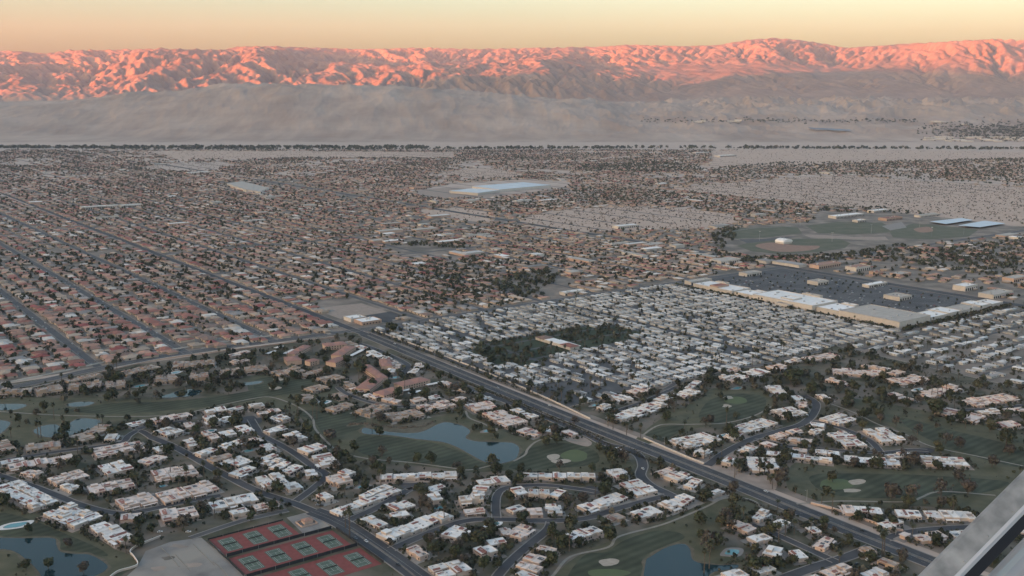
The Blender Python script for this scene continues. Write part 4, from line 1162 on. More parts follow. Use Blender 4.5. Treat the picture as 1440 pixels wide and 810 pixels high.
def rot2(v, ang):
    c, s = np.cos(ang)[:, None], np.sin(ang)[:, None]
    return np.stack([v[..., 0]*c - v[..., 1]*s, v[..., 0]*s + v[..., 1]*c], -1)
def many_houses(name, xy, ang, L_, W_, h, rise, over, roofc, wallc, gable=False):
    """many small hipped or gabled houses as one mesh"""
    n = len(xy)
    a, b = L_/2, W_/2
    def corners(a, b): return np.stack([np.stack([-a, -b], 1), np.stack([a, -b], 1), np.stack([a, b], 1), np.stack([-a, b], 1)], 1)
    base = rot2(corners(a, b), ang) + xy[:, None]
    eav = rot2(corners(a+over, b+over), ang) + xy[:, None]
    ins = (a+over) if gable else np.maximum(a-b, 0.5)
    rdg = rot2(np.stack([np.stack([-ins, 0*ins], 1), np.stack([ins, 0*ins], 1)], 1), ang) + xy[:, None]
    z = np.zeros(n)
    V = np.concatenate([np.concatenate([base, np.full((n, 4, 1), .05)], 2), np.concatenate([base, np.broadcast_to(h[:, None, None], (n, 4, 1))], 2),
                        np.concatenate([eav, np.broadcast_to(h[:, None, None]-.05, (n, 4, 1))], 2), np.concatenate([rdg, np.broadcast_to((h+rise)[:, None, None], (n, 2, 1))], 2)], 1)
    q = np.array([[0,1,5,4],[1,2,6,5],[2,3,7,6],[3,0,4,7],[8,9,13,12],[10,11,12,13]]); t = np.array([[9,10,13],[11,8,12]])
    off = (np.arange(n)*14)[:, None, None]
    Q = (q[None]+off).reshape(-1, 4); Tt = (t[None]+off).reshape(-1, 3)
    tq = np.repeat(roofc[:, None], 6, 1); tq[:, :4] = wallc[:, None]
    tint = np.concatenate([tq.reshape(-1, 3), np.repeat(roofc[:, None], 2, 1).reshape(-1, 3)])
    o = obj(name, mesh_np(name, V.reshape(-1, 3), [Q, Tt], tint=tint), m_tint)
    tag(o, kind='stuff'); return o
m_tint = attr_mat("house_paint", scale=0.5, amount=0.22)
rest = np.array([i for i in order if i not in NEAR_H])
mid = np.array([np.array(v[0])*.5+np.array(v[1])*.5 for v in ROOFC.values()])
pal = perlin(xy[rest, 0]/330, xy[rest, 1]/330, 71)
cl = np.where(np.where(pxx[rest] < 620, -.12, .12) + pal < 0, 0, 1)
rc = np.array([mid[rg.choice(7, p=wts['left' if c == 0 else 'mid'])] for c in cl]) * rg.uniform(.82, 1.18, (len(rest), 1)) * (1.08 + .45*perlin(xy[rest, 0]/240, xy[rest, 1]/240, 72))[:, None] * np.array([1.05, 1.0, .97])
wc = np.array([.36, .29, .24]) * rg.uniform(.8, 1.25, (len(rest), 1))
far_s = 1 + 0.25*np.clip((xy[rest, 1]-3000)/3000, 0, 1)
many_houses("distant_houses", xy[rest], ANG_A + np.pi/2*rg.integers(0, 2, len(rest)) + rg.normal(0, .05, len(rest)), rg.uniform(15, 22, len(rest))*far_s, rg.uniform(11, 15, len(rest)), rg.uniform(2.8, 3.4, len(rest)), rg.uniform(1.4, 2.3, len(rest)), np.full(len(rest), .6), rc, wc)
HOUSE_XY = xy; HOUSE_NEAR = NEAR_H

# ------------------------------------------------------------------ mobile homes
m_mhwall = noise_mat("mobile_home_siding", (0.36, 0.34, 0.32), (0.46, 0.44, 0.42), scale=0.4, rnd=0.25)
m_mhroof = noise_mat("mobile_home_white_roof", (0.46, 0.43, 0.405), (0.62, 0.585, 0.56), scale=0.3, detail=5, rnd=0.3)
m_mhroof2 = noise_mat("mobile_home_grey_roof", (0.19, 0.175, 0.165), (0.29, 0.265, 0.25), scale=0.3, detail=5, rnd=0.35)
m_awn = noise_mat("awning_metal", (0.42, 0.41, 0.40), (0.54, 0.53, 0.51), scale=0.5, rnd=0.25)
def gable(x0, x1, y0, y1, z0, z1):
    xm = (x0+x1)/2
    return MB().add([(x0,y0,z0),(x1,y0,z0),(x1,y1,z0),(x0,y1,z0),(xm,y0,z1),(xm,y1,z1)], [(0,4,5,3),(4,1,2,5),(0,1,4),(2,3,5),(3,2,1,0)])
def mh_template(k):
    r = random.Random(k+400)
    W_, L_ = r.choice([6.4, 7.2, 7.8]), r.choice([15.5, 17, 18.5])
    ps = [(None, 'wall', MB().box(-W_/2, W_/2, -L_/2, L_/2, 0, 2.9).mesh('wall'), m_mhwall),
          (None, 'roof', gable(-W_/2-.3, W_/2+.3, -L_/2-.4, L_/2+.4, 2.9, 3.5).mesh('roof'), m_mhroof if k % 3 else m_mhroof2),
          (None, 'carport', MB().box(W_/2+.1, W_/2+3.3, -L_/2+1, L_/2-3, 2.45, 2.57, True).mesh('carport'), m_awn)]
    sd = -1
    for yy in (-L_*.3, 0.05*L_, L_*.33):
        ps.append(('wall', 'window', MB().box(-W_/2-.05, -W_/2, yy-.8, yy+.8, 1.1, 2.2, True).mesh('window'), m_glass))
    ps.append(('wall', 'window', MB().box(-1.3, 1.3, -L_/2-.05, -L_/2, .9, 2.3, True).mesh('window'), m_glass))
    for yy in (-L_/2+1.3, L_/2-3.4):
        ps.append(('carport', 'post', MB().box(W_/2+3.0, W_/2+3.15, yy-.08, yy+.08, 0, 2.45).mesh('post'), m_metal))
    if k % 2: ps.append(('roof', 'air_conditioner', MB().box(.6, 1.7, L_*.2, L_*.2+1.1, 3.2, 4.0).mesh('air_conditioner'), m_metal))
    out = []
    for a, b, me, mt in ps: me.materials.append(mt); out.append((a, b, me))
    return out
MHT = [mh_template(k) for k in range(8)]
mh = []
ROWB = list(np.arange(-30, -497, -46.5))
for ri, rb in enumerate(ROWB):
    for side in (-1, 1):
        for a_ in np.arange(34, 690, 12.6): mh.append((a_ + rg.normal(0, .9), rb + side*12.4 + rg.normal(0, 1.3), ri*2 + (side > 0), 0, 0))
for ri, rb in enumerate(np.arange(-552, -1280, -60)):
    for side in (-1, 1):
        for a_ in np.arange(552, 1030, 16.5): mh.append((a_ + rg.normal(0, 1.2), rb + side*14 + rg.normal(0, 1.2), 40 + ri*2 + (side > 0), rg.random() < .4, 1))
mh = np.array(mh)
mxy = ORG + mh[:, :1]*D2 + mh[:, 1:2]*D1
mpx, mpy = px_arr(mxy[:, 0], mxy[:, 1])
PARKGREEN = [(655,492),(690,480),(735,475),(800,462),(862,458),(900,468),(880,478),(830,490),(775,502),(735,514),(690,510)]
clubpts = np.stack([mpx, mpy], 1)
keep = (mpx > -20) & (mpx < 1480) & ~pip(clubpts, PARKGREEN) & (np.abs(mh[:, 0]-118) > 7) & (np.abs(mh[:, 0]-402) > 7) & (rg.random(len(mh)) < np.where(mh[:, 4] > 0, .78, .88))
keep &= ~((mh[:, 4] == 0) & (mh[:, 1] < -420) & (mh[:, 0] < 130) & (rg.random(len(mh)) < .7))
mh, mxy, mpx, mpy = mh[keep], mxy[keep], mpx[keep], mpy[keep]
mo = np.argsort(-mpy); NEAR_M = mo[:300]
rowc = {}
print("mobile homes", len(mh))
for i in sorted(NEAR_M, key=lambda i: mh[i, 0]):
    root = empty("mobile_home", (mxy[i, 0], mxy[i, 1], 0.08), ANG_A + (math.pi/2 if mh[i, 3] else 0) + (math.pi if rg.random() < .3 else 0) + rg.normal(0, .015))
    k = int(rg.integers(8))
    s_ = rg.uniform(.94, 1.05); root.scale = (s_, s_, 1)
    put_parts(root, MHT[k])
    mark_poly(mxy[i] + np.array([9*D1+5*D2, 9*D1-5*D2, -9*D1-5*D2, -9*D1+5*D2]), 2)
    rid = int(mh[i, 2]); rowc[rid] = rowc.get(rid, 0) + 1
    n = rid if rid < 40 else rid - 40
    tag(root, "%s roofed mobile home in the %s park, %s in %s row from top" % ('white' if k % 3 else 'grey', 'main' if rid < 40 else 'right hand', ordinal(rowc[rid]), ordinal(n+1)), "mobile home", "mobile homes in the park")
restm = mo[300:]
nm = len(restm)
wsel = rg.random(nm) < .68
rcm = np.where(wsel[:, None], np.array([.53,.50,.475]), np.array([.26,.24,.225])) * rg.uniform(.7, 1.2, (nm, 1))
many_houses("distant_mobile_homes", mxy[restm], ANG_A + math.pi/2 + np.where(mh[restm, 3] > 0, math.pi/2, 0) + rg.normal(0, .02, nm), rg.uniform(15, 18.5, nm), rg.uniform(6.5, 7.8, nm), np.full(nm, 2.9), np.full(nm, .6), np.full(nm, .35), rcm, np.array([.41,.39,.37])*rg.uniform(.8, 1.1, (nm, 1)), gable=True)
for i in restm: mark_poly(mxy[i] + np.array([9*D1+5*D2, 9*D1-5*D2, -9*D1-5*D2, -9*D1+5*D2]), 2)
for rb in ROWB: road([AB(28, rb), AB(350, rb), AB(690, rb)], 6.0, mat=m_asph_old, name="park_lane", walk=False, z=0.09)
for a_ in (118, 402): road([AB(a_, -505), AB(a_, -250), AB(a_, -14)], 7.0, mat=m_asph_old, name="park_lane", walk=False, z=0.11)
for rb in np.arange(-552, -1280, -60): road([AB(545, rb), AB(780, rb), AB(1035, rb)], 6.0, mat=m_asph_old, name="park_lane", walk=False, z=0.09)
sheet_px("park_lawn", PARKGREEN, 0.16, m_fair)
# ------------------------------------------------------------------ trees, palms, hedges and shrubs
def leaf_mat(name, c1, c2, rnd=0.35):
    m, nt, b = nodes_of(name)
    N, L = nt.nodes, nt.links
    a = N.new("ShaderNodeAttribute"); a.attribute_name = 'tint'
    oi = N.new("ShaderNodeObjectInfo")
    r = N.new("ShaderNodeValToRGB"); r.color_ramp.elements[0].color = (*c1, 1); r.color_ramp.elements[1].color = (*c2, 1)
    L.new(oi.outputs['Random'], r.inputs['Fac'])
    mu = N.new("ShaderNodeMix"); mu.data_type = 'RGBA'; mu.blend_type = 'MULTIPLY'; mu.inputs['Factor'].default_value = 1
    L.new(r.outputs['Color'], mu.inputs['A']); L.new(a.outputs['Color'], mu.inputs['B'])
    L.new(mu.outputs['Result'], b.inputs['Base Color'])
    b.inputs['Roughness'].default_value = 0.8; b.inputs['Specular IOR Level'].default_value = 0.15
    return m
m_leaf = leaf_mat("dark_green_foliage", (0.036, 0.042, 0.025), (0.066, 0.072, 0.040))
m_olive = leaf_mat("olive_foliage", (0.055, 0.058, 0.034), (0.085, 0.082, 0.048))
m_brownl = leaf_mat("brown_dry_foliage", (0.070, 0.060, 0.050), (0.105, 0.088, 0.072))
m_palml = leaf_mat("palm_fronds", (0.045, 0.050, 0.030), (0.075, 0.075, 0.045))
m_bark = noise_mat("bark", (0.07, 0.055, 0.045), (0.13, 0.105, 0.085), scale=1.0, rnd=0.2)
m_leafstuff = attr_mat("mixed_foliage", scale=0.7, amount=0.3, spec=0.1)

def quad_cloud(c, nrm, size, rgen):
    """leaf-clump quads at centres c facing nrm with given sizes -> verts (n,4,3)"""
    n = len(c)
    t = rgen.normal(size=(n, 3)); t -= (t*nrm).sum(1)[:, None]*nrm; t /= np.linalg.norm(t, axis=1)[:, None]+1e-9
    b = np.cross(nrm, t)
    s = size[:, None]; k = rgen.uniform(.55, 1.0, (n, 1))
    return np.stack([c-t*s-b*s*k, c+t*s-b*s*k*.7, c+t*s*.8+b*s*k, c-t*s*.7+b*s*k*.9], 1)
def crown_mesh(name, seed, lobes, R_, H_, z0, per, leaf, flat=1.0, density=1.0):
    g_ = np.random.default_rng(seed)
    C, N_, S = [], [], []
    for i in range(lobes):
        th = g_.uniform(0, 2*np.pi); rr = R_*g_.uniform(.15, .62); zc = z0 + H_*g_.uniform(.22, .8)
        lc = np.array([rr*np.cos(th), rr*np.sin(th), zc]) if i else np.array([0, 0, z0+H_*.6])
        lr = R_*g_.uniform(.36, .6)
        d = g_.normal(size=(per, 3)); d /= np.linalg.norm(d, axis=1)[:, None]
        rad = lr*g_.uniform(.55, 1.08, per)
        p = lc + d*rad[:, None]*np.array([1, 1, .8*flat])
        n_ = d + g_.normal(0, .45, (per, 3)); n_ /= np.linalg.norm(n_, axis=1)[:, None]
        C.append(p); N_.append(n_); S.append(leaf*g_.uniform(.6, 1.25, per))
    C, N_, S = np.concatenate(C), np.concatenate(N_), np.concatenate(S)
    V = quad_cloud(C, N_, S, g_)
    n = len(C)
    tint = np.repeat(g_.uniform(.62, 1.4, (n, 1)), 3, 1) * g_.uniform(.92, 1.08, (n, 3))
    return mesh_np(name, V.reshape(-1, 3), [np.arange(n*4).reshape(n, 4)], tint=tint)
def limb(b, p, q, r0, r1, n=6):
    p, q = np.array(p, float), np.array(q, float); d = q-p; d /= np.linalg.norm(d)
    u = np.cross(d, [0.3, 1, 0.1]); u /= np.linalg.norm(u); w = np.cross(d, u)
    a = [p + r0*(math.cos(t)*u+math.sin(t)*w) for t in np.linspace(0, 2*math.pi, n, endpoint=False)]
    c = [q + r1*(math.cos(t)*u+math.sin(t)*w) for t in np.linspace(0, 2*math.pi, n, endpoint=False)]
    b.add(a+c, [(i, (i+1) % n, n+(i+1) % n, n+i) for i in range(n)])
def trunk_mesh(seed, h, r, spread):
    g_ = random.Random(seed); b = MB(); f = h*.38
    limb(b, (0, 0, 0), (0, 0, f), r, r*.75)
    for i in range(4):
        t = i*1.57+g_.uniform(-.4, .4); limb(b, (0, 0, f*.9), (spread*math.cos(t), spread*math.sin(t), h*g_.uniform(.6, .8)), r*.55, r*.2, 5)
    return b.mesh('trunk')
TREE_T = []
for k in range(5):
    cr = crown_mesh('crown', 500+k, 11, 4.9, 7.4, 1.8, 40, .74); tr = trunk_mesh(k, 9, .28, 2.0); tr.materials.append(m_bark)
    TREE_T.append((cr, tr))
TREE_V = {}
for nm, mt in (('dark', m_leaf), ('olive', m_olive), ('brown', m_brownl)):
    TREE_V[nm] = []
    for cr, tr in TREE_T:
        c = cr.copy(); c.materials.append(mt); TREE_V[nm].append((c, tr))
sparse = []
for k in range(3):
    c = crown_mesh('crown', 700+k, 11, 4.6, 8.0, 2.0, 16, .6); c.materials.append(m_brownl); sparse.append((c, TREE_T[k][1]))
TREE_V['bare'] = sparse
def palm_meshes(k):
    g_ = random.Random(60+k); b = MB(); H_ = 13.0
    lean = g_.uniform(-.5, .5)
    limb(b, (0, 0, 0), (lean*.4, 0, H_*.5), .34, .26, 6); limb(b, (lean*.4, 0, H_*.5), (lean, .1, H_), .26, .22, 6)
    tr = b.mesh('trunk'); tr.materials.append(m_bark)
    V, F, Tn = [], [], []
    for i in range(22):
        t = i*2.399; el = 1.15 - (i/22)*2.0; ln = g_.uniform(2.2, 3.0)
        ux, uy = math.cos(t), math.sin(t); px_, py_ = -uy, ux
        x, z = 0.0, 0.0; pts = []
        for s in range(4):
            pts.append((x, z)); x += ln/3*math.cos(el-s*.38); z += ln/3*math.sin(el-s*.38)
        for s in range(3):
            w0 = (.16, .62, .52, .1)[s]; w1 = (.16, .62, .52, .1)[s+1]
            n = len(V)
            for (q, w_) in ((pts[s], w0), (pts[s+1], w1)):
                for sg in (-1, 1): V.append((lean+ux*q[0]+px_*w_*sg, .1+uy*q[0]+py_*w_*sg, H_+q[1]-abs(w_)*.2))
            F.append((n, n+1, n+3, n+2)); Tn.append([g_.uniform(.7, 1.3)]*3)
    cr = mesh_np('crown', V, [np.array(F)], tint=np.array(Tn)); cr.materials.append(m_palml)
    sk = MB(); limb(sk, (lean*.96, .1, H_-2.2), (lean, .1, H_-.1), .45, .75, 7)
    skm = sk.mesh('dead_frond_skirt'); skm.materials.append(m_brownl)
    at = skm.attributes.new('tint', 'FLOAT_COLOR', 'FACE'); at.data.foreach_set('color', [1.0]*4*len(skm.polygons))
    return cr, tr, skm
PALM_T = [palm_meshes(k) for k in range(4)]

def many_trees(name, xy, r, h, k, tint, z0=0.15, seed=1):
    """loose clouds of leaf clumps, one small cloud per tree"""
    g_ = np.random.default_rng(seed); n = len(xy)
    if n == 0: return
    d = g_.normal(size=(n, k, 3)); d /= np.linalg.norm(d, axis=2)[..., None]
    rad = g_.uniform(.45, 1.0, (n, k, 1))
    d2 = d.copy(); d2[..., 2] = np.abs(d2[..., 2])*1.0
    c = d*rad*np.stack([r, r, h*.44], 1)[:, None]
    c[..., 0] += xy[:, None, 0]; c[..., 1] += xy[:, None, 1]; c[..., 2] += (z0 + h*.54)[:, None] if np.ndim(z0) else z0 + (h*.54)[:, None]
    nr = d2 + g_.normal(0, .4, (n, k, 3)); nr /= np.linalg.norm(nr, axis=2)[..., None]
    sz = (np.minimum(r, h*.5)[:, None]*g_.uniform(.38, .72, (n, k))*math.sqrt(14.0/k)**.8)
    V = quad_cloud(c.reshape(-1, 3), nr.reshape(-1, 3), sz.ravel(), g_)
    m = n*k
    tc = np.repeat(tint[:, None], k, 1).reshape(-1, 3)*g_.uniform(.62, 1.4, (m, 1))
    tag(obj(name, mesh_np(name, V.reshape(-1, 3), [np.arange(m*4).reshape(m, 4)], tint=tc), m_leafstuff), kind='stuff')

def place_of(px, py):
    best, bd = None, 1e18
    for (place, lst) in BLOCKS:
        for px6, _, _ in lst:
            dd = (px6[2]-px)**2 + (2.2*(px6[3]-py))**2
            if dd < bd: bd, best = dd, place
    return best
MANUAL = [ # base pixel, height in metres, kind
 (790,772,13,'dark'),(858,760,13,'dark'),(815,768,9,'dark'),(672,768,15,'olive'),(617,780,13,'dark'),(556,741,9,'dark'),(690,754,10,'dark'),(652,793,9,'brown'),(680,803,12,'dark'),(700,800,10,'dark'),(640,785,12,'dark'),
 (197,769,11,'dark'),(383,719,10,'dark'),(353,733,9,'dark'),(282,718,8,'dark'),(992,706,13,'olive'),(1020,737,14,'bare'),(1034,733,14,'olive'),(1028,748,12,'bare'),(996,776,17,'bare'),(1004,772,15,'olive'),(1060,803,14,'dark'),(1075,800,11,'dark'),(1096,800,11,'dark'),
 (498,636,13,'dark'),(537,643,12,'bare'),(534,594,12,'brown'),(577,594,9,'olive'),(588,651,11,'dark'),(607,652,13,'dark'),(463,620,14,'brown'),(466,617,11,'brown'),(693,657,13,'olive'),(648,668,10,'olive'),
 (862,652,17,'olive'),(874,650,15,'bare'),(808,600,12,'bare'),(764,612,11,'olive'),(1033,618,13,'dark'),(1103,645,11,'dark'),(1132,632,10,'dark'),(1144,630,9,'dark'),(1070,662,9,'dark'),(1083,663,9,'dark'),(992,601,12,'bare'),(1000,596,11,'brown'),(1098,680,16,'brown'),
 (1112,540,19,'dark'),(1120,534,17,'dark'),(1140,556,18,'dark'),(1200,550,14,'olive'),(1213,590,14,'dark'),(1234,589,13,'olive'),(1315,585,20,'dark'),(1322,580,16,'dark'),(1353,595,15,'dark'),(1392,608,15,'olive'),(1415,625,17,'dark'),(1238,558,14,'olive'),(1168,572,11,'bare'),
 (1253,702,15,'brown'),(1280,705,17,'bare'),(1323,700,17,'bare'),(1361,696,15,'brown'),(1395,657,13,'brown'),(1285,655,15,'brown'),(1228,658,12,'olive'),(1200,658,11,'brown'),(1208,734,10,'dark'),(1233,737,10,'dark'),(1255,738,10,'dark'),(1315,768,12,'dark'),(1260,600,12,'bare'),(1290,612,13,'bare'),(1330,625,13,'bare'),(1350,630,12,'brown'),(1420,640,12,'brown'),
 (163,538,14,'dark'),(300,540,13,'dark'),(100,535,9,'dark'),(92,612,15,'dark'),(52,585,10,'olive'),(38,598,9,'olive'),(37,802,10,'dark'),(68,800,9,'dark'),(97,770,8,'brown'),(118,806,9,'brown'),
 (524,545,13,'dark'),(560,560,14,'dark'),(580,556,11,'dark'),(597,560,14,'dark'),(540,530,12,'dark'),(510,525,13,'dark'),(487,512,13,'dark'),(458,513,13,'dark'),(425,508,13,'dark'),(388,508,14,'dark'),(640,555,14,'bare'),(652,552,13,'olive'),(632,560,12,'olive'),
 (553,468,16,'dark'),(548,463,14,'dark'),(690,510,13,'dark'),(700,500,13,'dark'),(725,495,13,'dark'),(740,497,12,'dark'),(760,497,11,'olive'),(680,500,12,'olive'),(798,470,12,'dark'),(812,465,13,'brown'),(850,462,12,'dark'),(845,470,11,'dark'),(885,470,10,'dark'),(870,476,9,'dark'),(775,463,10,'dark'),
 (690,535,9,'dark'),(745,545,11,'dark'),(765,552,10,'dark'),(782,560,10,'dark'),(800,566,10,'dark'),(820,570,11,'dark'),(836,560,10,'dark'),(855,572,9,'dark'),(905,568,9,'dark'),(925,560,11,'bare'),(945,575,12,'bare'),(1010,548,11,'dark'),(1035,540,10,'dark'),(1060,540,11,'dark'),(1000,540,12,'dark'),
]
GT = np.random.default_rng(77)
trees = []                                    # (x, y, h, kind)
for x_, y_, h_, kd in MANUAL:
    p = P(x_, y_)[:2]; trees.append((p[0], p[1], h_, kd))
def in_estate(p):
    a, b = toAB(p)
    return (a < -28 and b < -28) or (14 < a < 528 and b < -516)
cells = GT.uniform([-760, 700], [760, 1720], (19000, 2))
palms = []; shrubs_xy = []
for p in cells:
    if not in_estate(p): continue
    x_, y_ = px_arr(p[0], p[1]); 
    if not (-15 < x_ < 1455 and y_ < 822): continue
    v = occ_at(p, 3.0)
    if v & (1 | 2 | 4 | 8): continue
    q = GT.random()
    if v & 16 and q > .05: continue
    cl_ = perlin(np.array([p[0]/70]), np.array([p[1]/70]), 21)[0]
    if any(pip(p[None], g_)[0] for g_ in GOLFG) and GT.random() < .6: continue
    if q < (.20 + .34*cl_):
        trees.append((p[0], p[1], GT.uniform(5.5, 13.0), GT.choice(['dark', 'dark', 'dark', 'olive', 'olive', 'brown', 'bare'])))
    elif q < .30 + .2*cl_ and GT.random() < .24: palms.append((p[0], p[1], GT.uniform(.65, 1.35)))
    else: shrubs_xy.append(p)
# palms named by the photograph
for x_, y_, s_ in [(54,616,1.3),(58,616,1.25),(90,612,1.5),(139,605,1.2),(145,603,1.1),(440,590,1.4),(446,590,1.4),(419,588,1.2),(408,586,1.2),(402,590,1.1),(486,743,1.0),(492,755,1.7),(594,712,1.3),(600,712,1.2),(591,714,1.2),(625,735,1.3),(500,590,1.1),(1075,665,1.0),(1068,668,1.1),(1086,688,1.0),(1033,672,1.0),(1035,668,1.1),(1170,722,1.3),(1240,785,1.4),(1243,782,1.5),(1310,558,1.3),(1318,558,1.3),(1324,558,1.2),(1330,558,1.3),(540,512,1.1),(545,511,1.1),(855,600,1.0),(862,604,1.1),(881,612,1.0),(901,616,1.1),(1021,600,1.5),(1045,735,1.0),(997,800,1.6),(990,806,1.4),(1290,505,1.1),(1102,500,1.2),(1098,498,1.2),(940,575,1.3),(951,572,1.4),(948,580,1.2),(1015,640,1.0),(1005,640,1.1),(998,646,1.1),(240,668,1.2),(330,645,1.1),(330,662,1.1),(360,628,1.0),(1140,750,.9),(1117,752,.9),(1104,755,.9),(1180,798,.9)]:
    p = P(x_, y_)[:2]; palms.append((p[0], p[1], s_))
# more palms among the mobile homes and along the boulevard
for i in range(900):
    if i < 620: a, b = GT.uniform(20, 690), GT.uniform(-505, -14)
    else: a, b = GT.uniform(535, 1040), GT.uniform(-1150, -520)
    p = AB(a, b)
    if occ_at(p) & 3: continue
    palms.append((p[0], p[1], GT.uniform(.6, 1.1)))
for b in np.arange(-1000, -40, 38):
    p = AB(13 + GT.normal(0, 1), b + GT.normal(0, 6))
    palms.append((p[0], p[1], GT.uniform(.45, .85)))
for b in np.arange(-1000, -30, 17):
    for a0 in (-32, 14.5):
        p = AB(a0 - 6*(b < -500)*(a0 < 0) + GT.normal(0, 1.5), b + GT.normal(0, 5))
        if GT.random() < .62 and not occ_at(p, 2) & 3: trees.append((p[0], p[1], GT.uniform(4, 8.5), GT.choice(['dark', 'olive', 'olive', 'bare'])))
print("trees", len(trees), "palms", len(palms), "shrubs", len(shrubs_xy))

trees.sort(key=lambda t: -(t[2]/t[1])); near_t, rest_t = trees[:300], trees[300:]
palms.sort(key=lambda t: t[1]/ (t[2]**.5)); near_p, rest_p = palms[:300], palms[300:]
lab = {}
for t in near_t:
    x_, y_ = px_arr(t[0], t[1]); lab.setdefault((place_of(x_, y_), t[3]), []).append((x_, t))
ADJ = {'dark': 'dark green broadleaf', 'olive': 'olive green broadleaf', 'brown': 'brownish broadleaf', 'bare': 'thin half bare'}
for (pl, kd), lst in lab.items():
    lst.sort(key=lambda q: q[0])
    for i, (x_, t) in enumerate(lst):
        root = empty("broadleaf_tree", (t[0], t[1], 0.1), GT.uniform(0, 6.28))
        s_ = t[2]/9.2; root.scale = (s_*GT.uniform(.9, 1.15), s_*GT.uniform(.9, 1.15), s_)
        vs_ = TREE_V[kd]; cr, tr = vs_[int(GT.integers(len(vs_)))]
        obj("crown", cr, None, root); obj("trunk", tr, None, root)
        tag(root, "%s tree by %s, %s such from the left" % (ADJ[kd], pl, ordinal(i+1)), "tree", "trees of the golf estate")
lab = {}
for t in near_p:
    x_, y_ = px_arr(t[0], t[1]); a, b = toAB(np.array(t[:2]))
    pl = "in the mobile home park" if (a > 18 and b > -512) else ("beside the boulevard" if 5 < a < 18 else ("in the right hand park" if a > 531 else "by " + place_of(x_, y_)))
    lab.setdefault(pl, []).append((x_, t))
for pl, lst in lab.items():
    lst.sort(key=lambda q: q[0])
    for i, (x_, t) in enumerate(lst):
        root = empty("palm_tree", (t[0], t[1], 0.1), GT.uniform(0, 6.28)); s_ = t[2]
        root.scale = (.8+.5*s_, .8+.5*s_, s_*1.08)
        cr, tr, sk_ = PALM_T[int(GT.integers(4))]
        obj("crown", cr, None, root); obj("trunk", tr, None, root); obj("dead_frond_skirt", sk_, None, root)
        tag(root, "%s fan palm %s, %s palm there from the left" % ('tall' if s_ > 1.1 else 'slender', pl, ordinal(i+1)), "palm tree", "palm trees")

GREENS = np.array([(.044,.048,.032),(.058,.060,.040),(.040,.045,.030),(.078,.069,.052),(.062,.062,.046)])
def tints(n, w=None):
    return GREENS[GT.choice(5, n, p=w)] * GT.uniform(.75, 1.25, (n, 1))
rt = np.array([(t[0], t[1], t[2]) for t in rest_t]) if rest_t else np.zeros((0, 3))
if len(rt): many_trees("estate_shrubbery", rt[:, :2], rt[:, 2]*.42, rt[:, 2]*.95, 32, tints(len(rt)), seed=4)
# remaining palms as one mass: small round heads on thin trunks
def palm_mass(name, arr, seed):
    n = len(arr)
    if not n: return
    V, F, Tn = [], [], []
    cr, tr, sk_ = PALM_T[0]
    for me, tc, use in ((tr, (.10, .08, .065), None), (cr, (.06, .062, .038), None)):
        v0 = np.array([q.co[:] for q in me.vertices]); f0 = [tuple(p.vertices) for p in me.polygons]
        f0 = np.array([f for f in f0 if len(f) == 4])
        ang = GT.uniform(0, 6.28, n); s_ = arr[:, 2]
        c, s = np.cos(ang), np.sin(ang)
        X = (v0[None, :, 0]*c[:, None]-v0[None, :, 1]*s[:, None])*(.55+.45*s_)[:, None]+arr[:, :1]
        Y = (v0[None, :, 0]*s[:, None]+v0[None, :, 1]*c[:, None])*(.55+.45*s_)[:, None]+arr[:, 1:2]
        Z = v0[None, :, 2]*s_[:, None]+.1
        base = sum(len(q) for q in V)
        V.append(np.stack([X, Y, Z], -1).reshape(-1, 3)); F.append((f0[None]+(np.arange(n)*len(v0))[:, None, None]+base).reshape(-1, 4))
        Tn.append(np.tile(np.array(tc), (n*len(f0), 1))*GT.uniform(.7, 1.3, (n*len(f0), 1)))
    tag(obj(name, mesh_np(name, np.concatenate(V), [np.concatenate(F)], tint=np.concatenate(Tn)), m_leafstuff), kind='stuff')
palm_mass("distant_palms", np.array(rest_p), 3)

# shrubs close round the villas and through the lawns
sh = []
for root, o, ax, pr, ln, dp in VILLA_RECTS:
    for k in range(int((ln+dp)/1.1)):
        s_ = GT.random(); t_ = GT.random(); d_ = GT.uniform(1.5, 8)
        p = o + ax*ln*s_ + pr*(-d_ if t_ < .5 else dp+d_) if GT.random() < .62 else o + pr*dp*s_ + ax*(-d_ if t_ < .5 else ln+d_)
        if occ_at(p) & (1 | 2 | 4 | 8): continue
        sh.append((p[0], p[1], GT.uniform(.7, 2.0) if GT.random() < .8 else GT.uniform(2.0, 3.4)))
for p in shrubs_xy:
    if GT.random() < .55: sh.append((p[0], p[1], GT.uniform(.5, 1.7)))
sh = np.array(sh)
many_trees("garden_shrubs", sh[:, :2], sh[:, 2], sh[:, 2]*GT.uniform(1.1, 2.2, len(sh)), 12, tints(len(sh), [.3, .2, .3, .1, .1]), seed=6)

# trees of the street grid
hx = HOUSE_XY
tl = []
for rep in range(5):
    m_ = GT.random(len(hx)) < np.where(hx[:, 1] < 2600, (.95, .85, .7, .5, .3)[rep], (.95, .75, .5, .25, 0)[rep])
    q = hx[m_] + GT.uniform(-1, 1, (m_.sum(), 2))*17
    tl.append(q)
tl = np.concatenate(tl)
px1, py1 = px_arr(tl[:, 0], tl[:, 1])
a1, b1 = toAB(tl)
ok = (px1 > -20) & (px1 < 1460) & ((b1 > 16) | (a1 > 1085)) & (np.abs(a1) > 17)
for s_ in ST_ALL: ok &= ~((np.abs(a1-s_) < 8.5))
tl, py1, px1 = tl[ok], py1[ok], px1[ok]
blk = perlin(tl[:, 0]/300, tl[:, 1]/300, 81)
kp = GT.random(len(tl)) < np.clip(.85 + 1.2*blk, .3, 1)
tl, py1, px1 = tl[kp], py1[kp], px1[kp]
nearm = py1 > 360
def occ_many(q): return np.array([occ_at(p) for p in q])
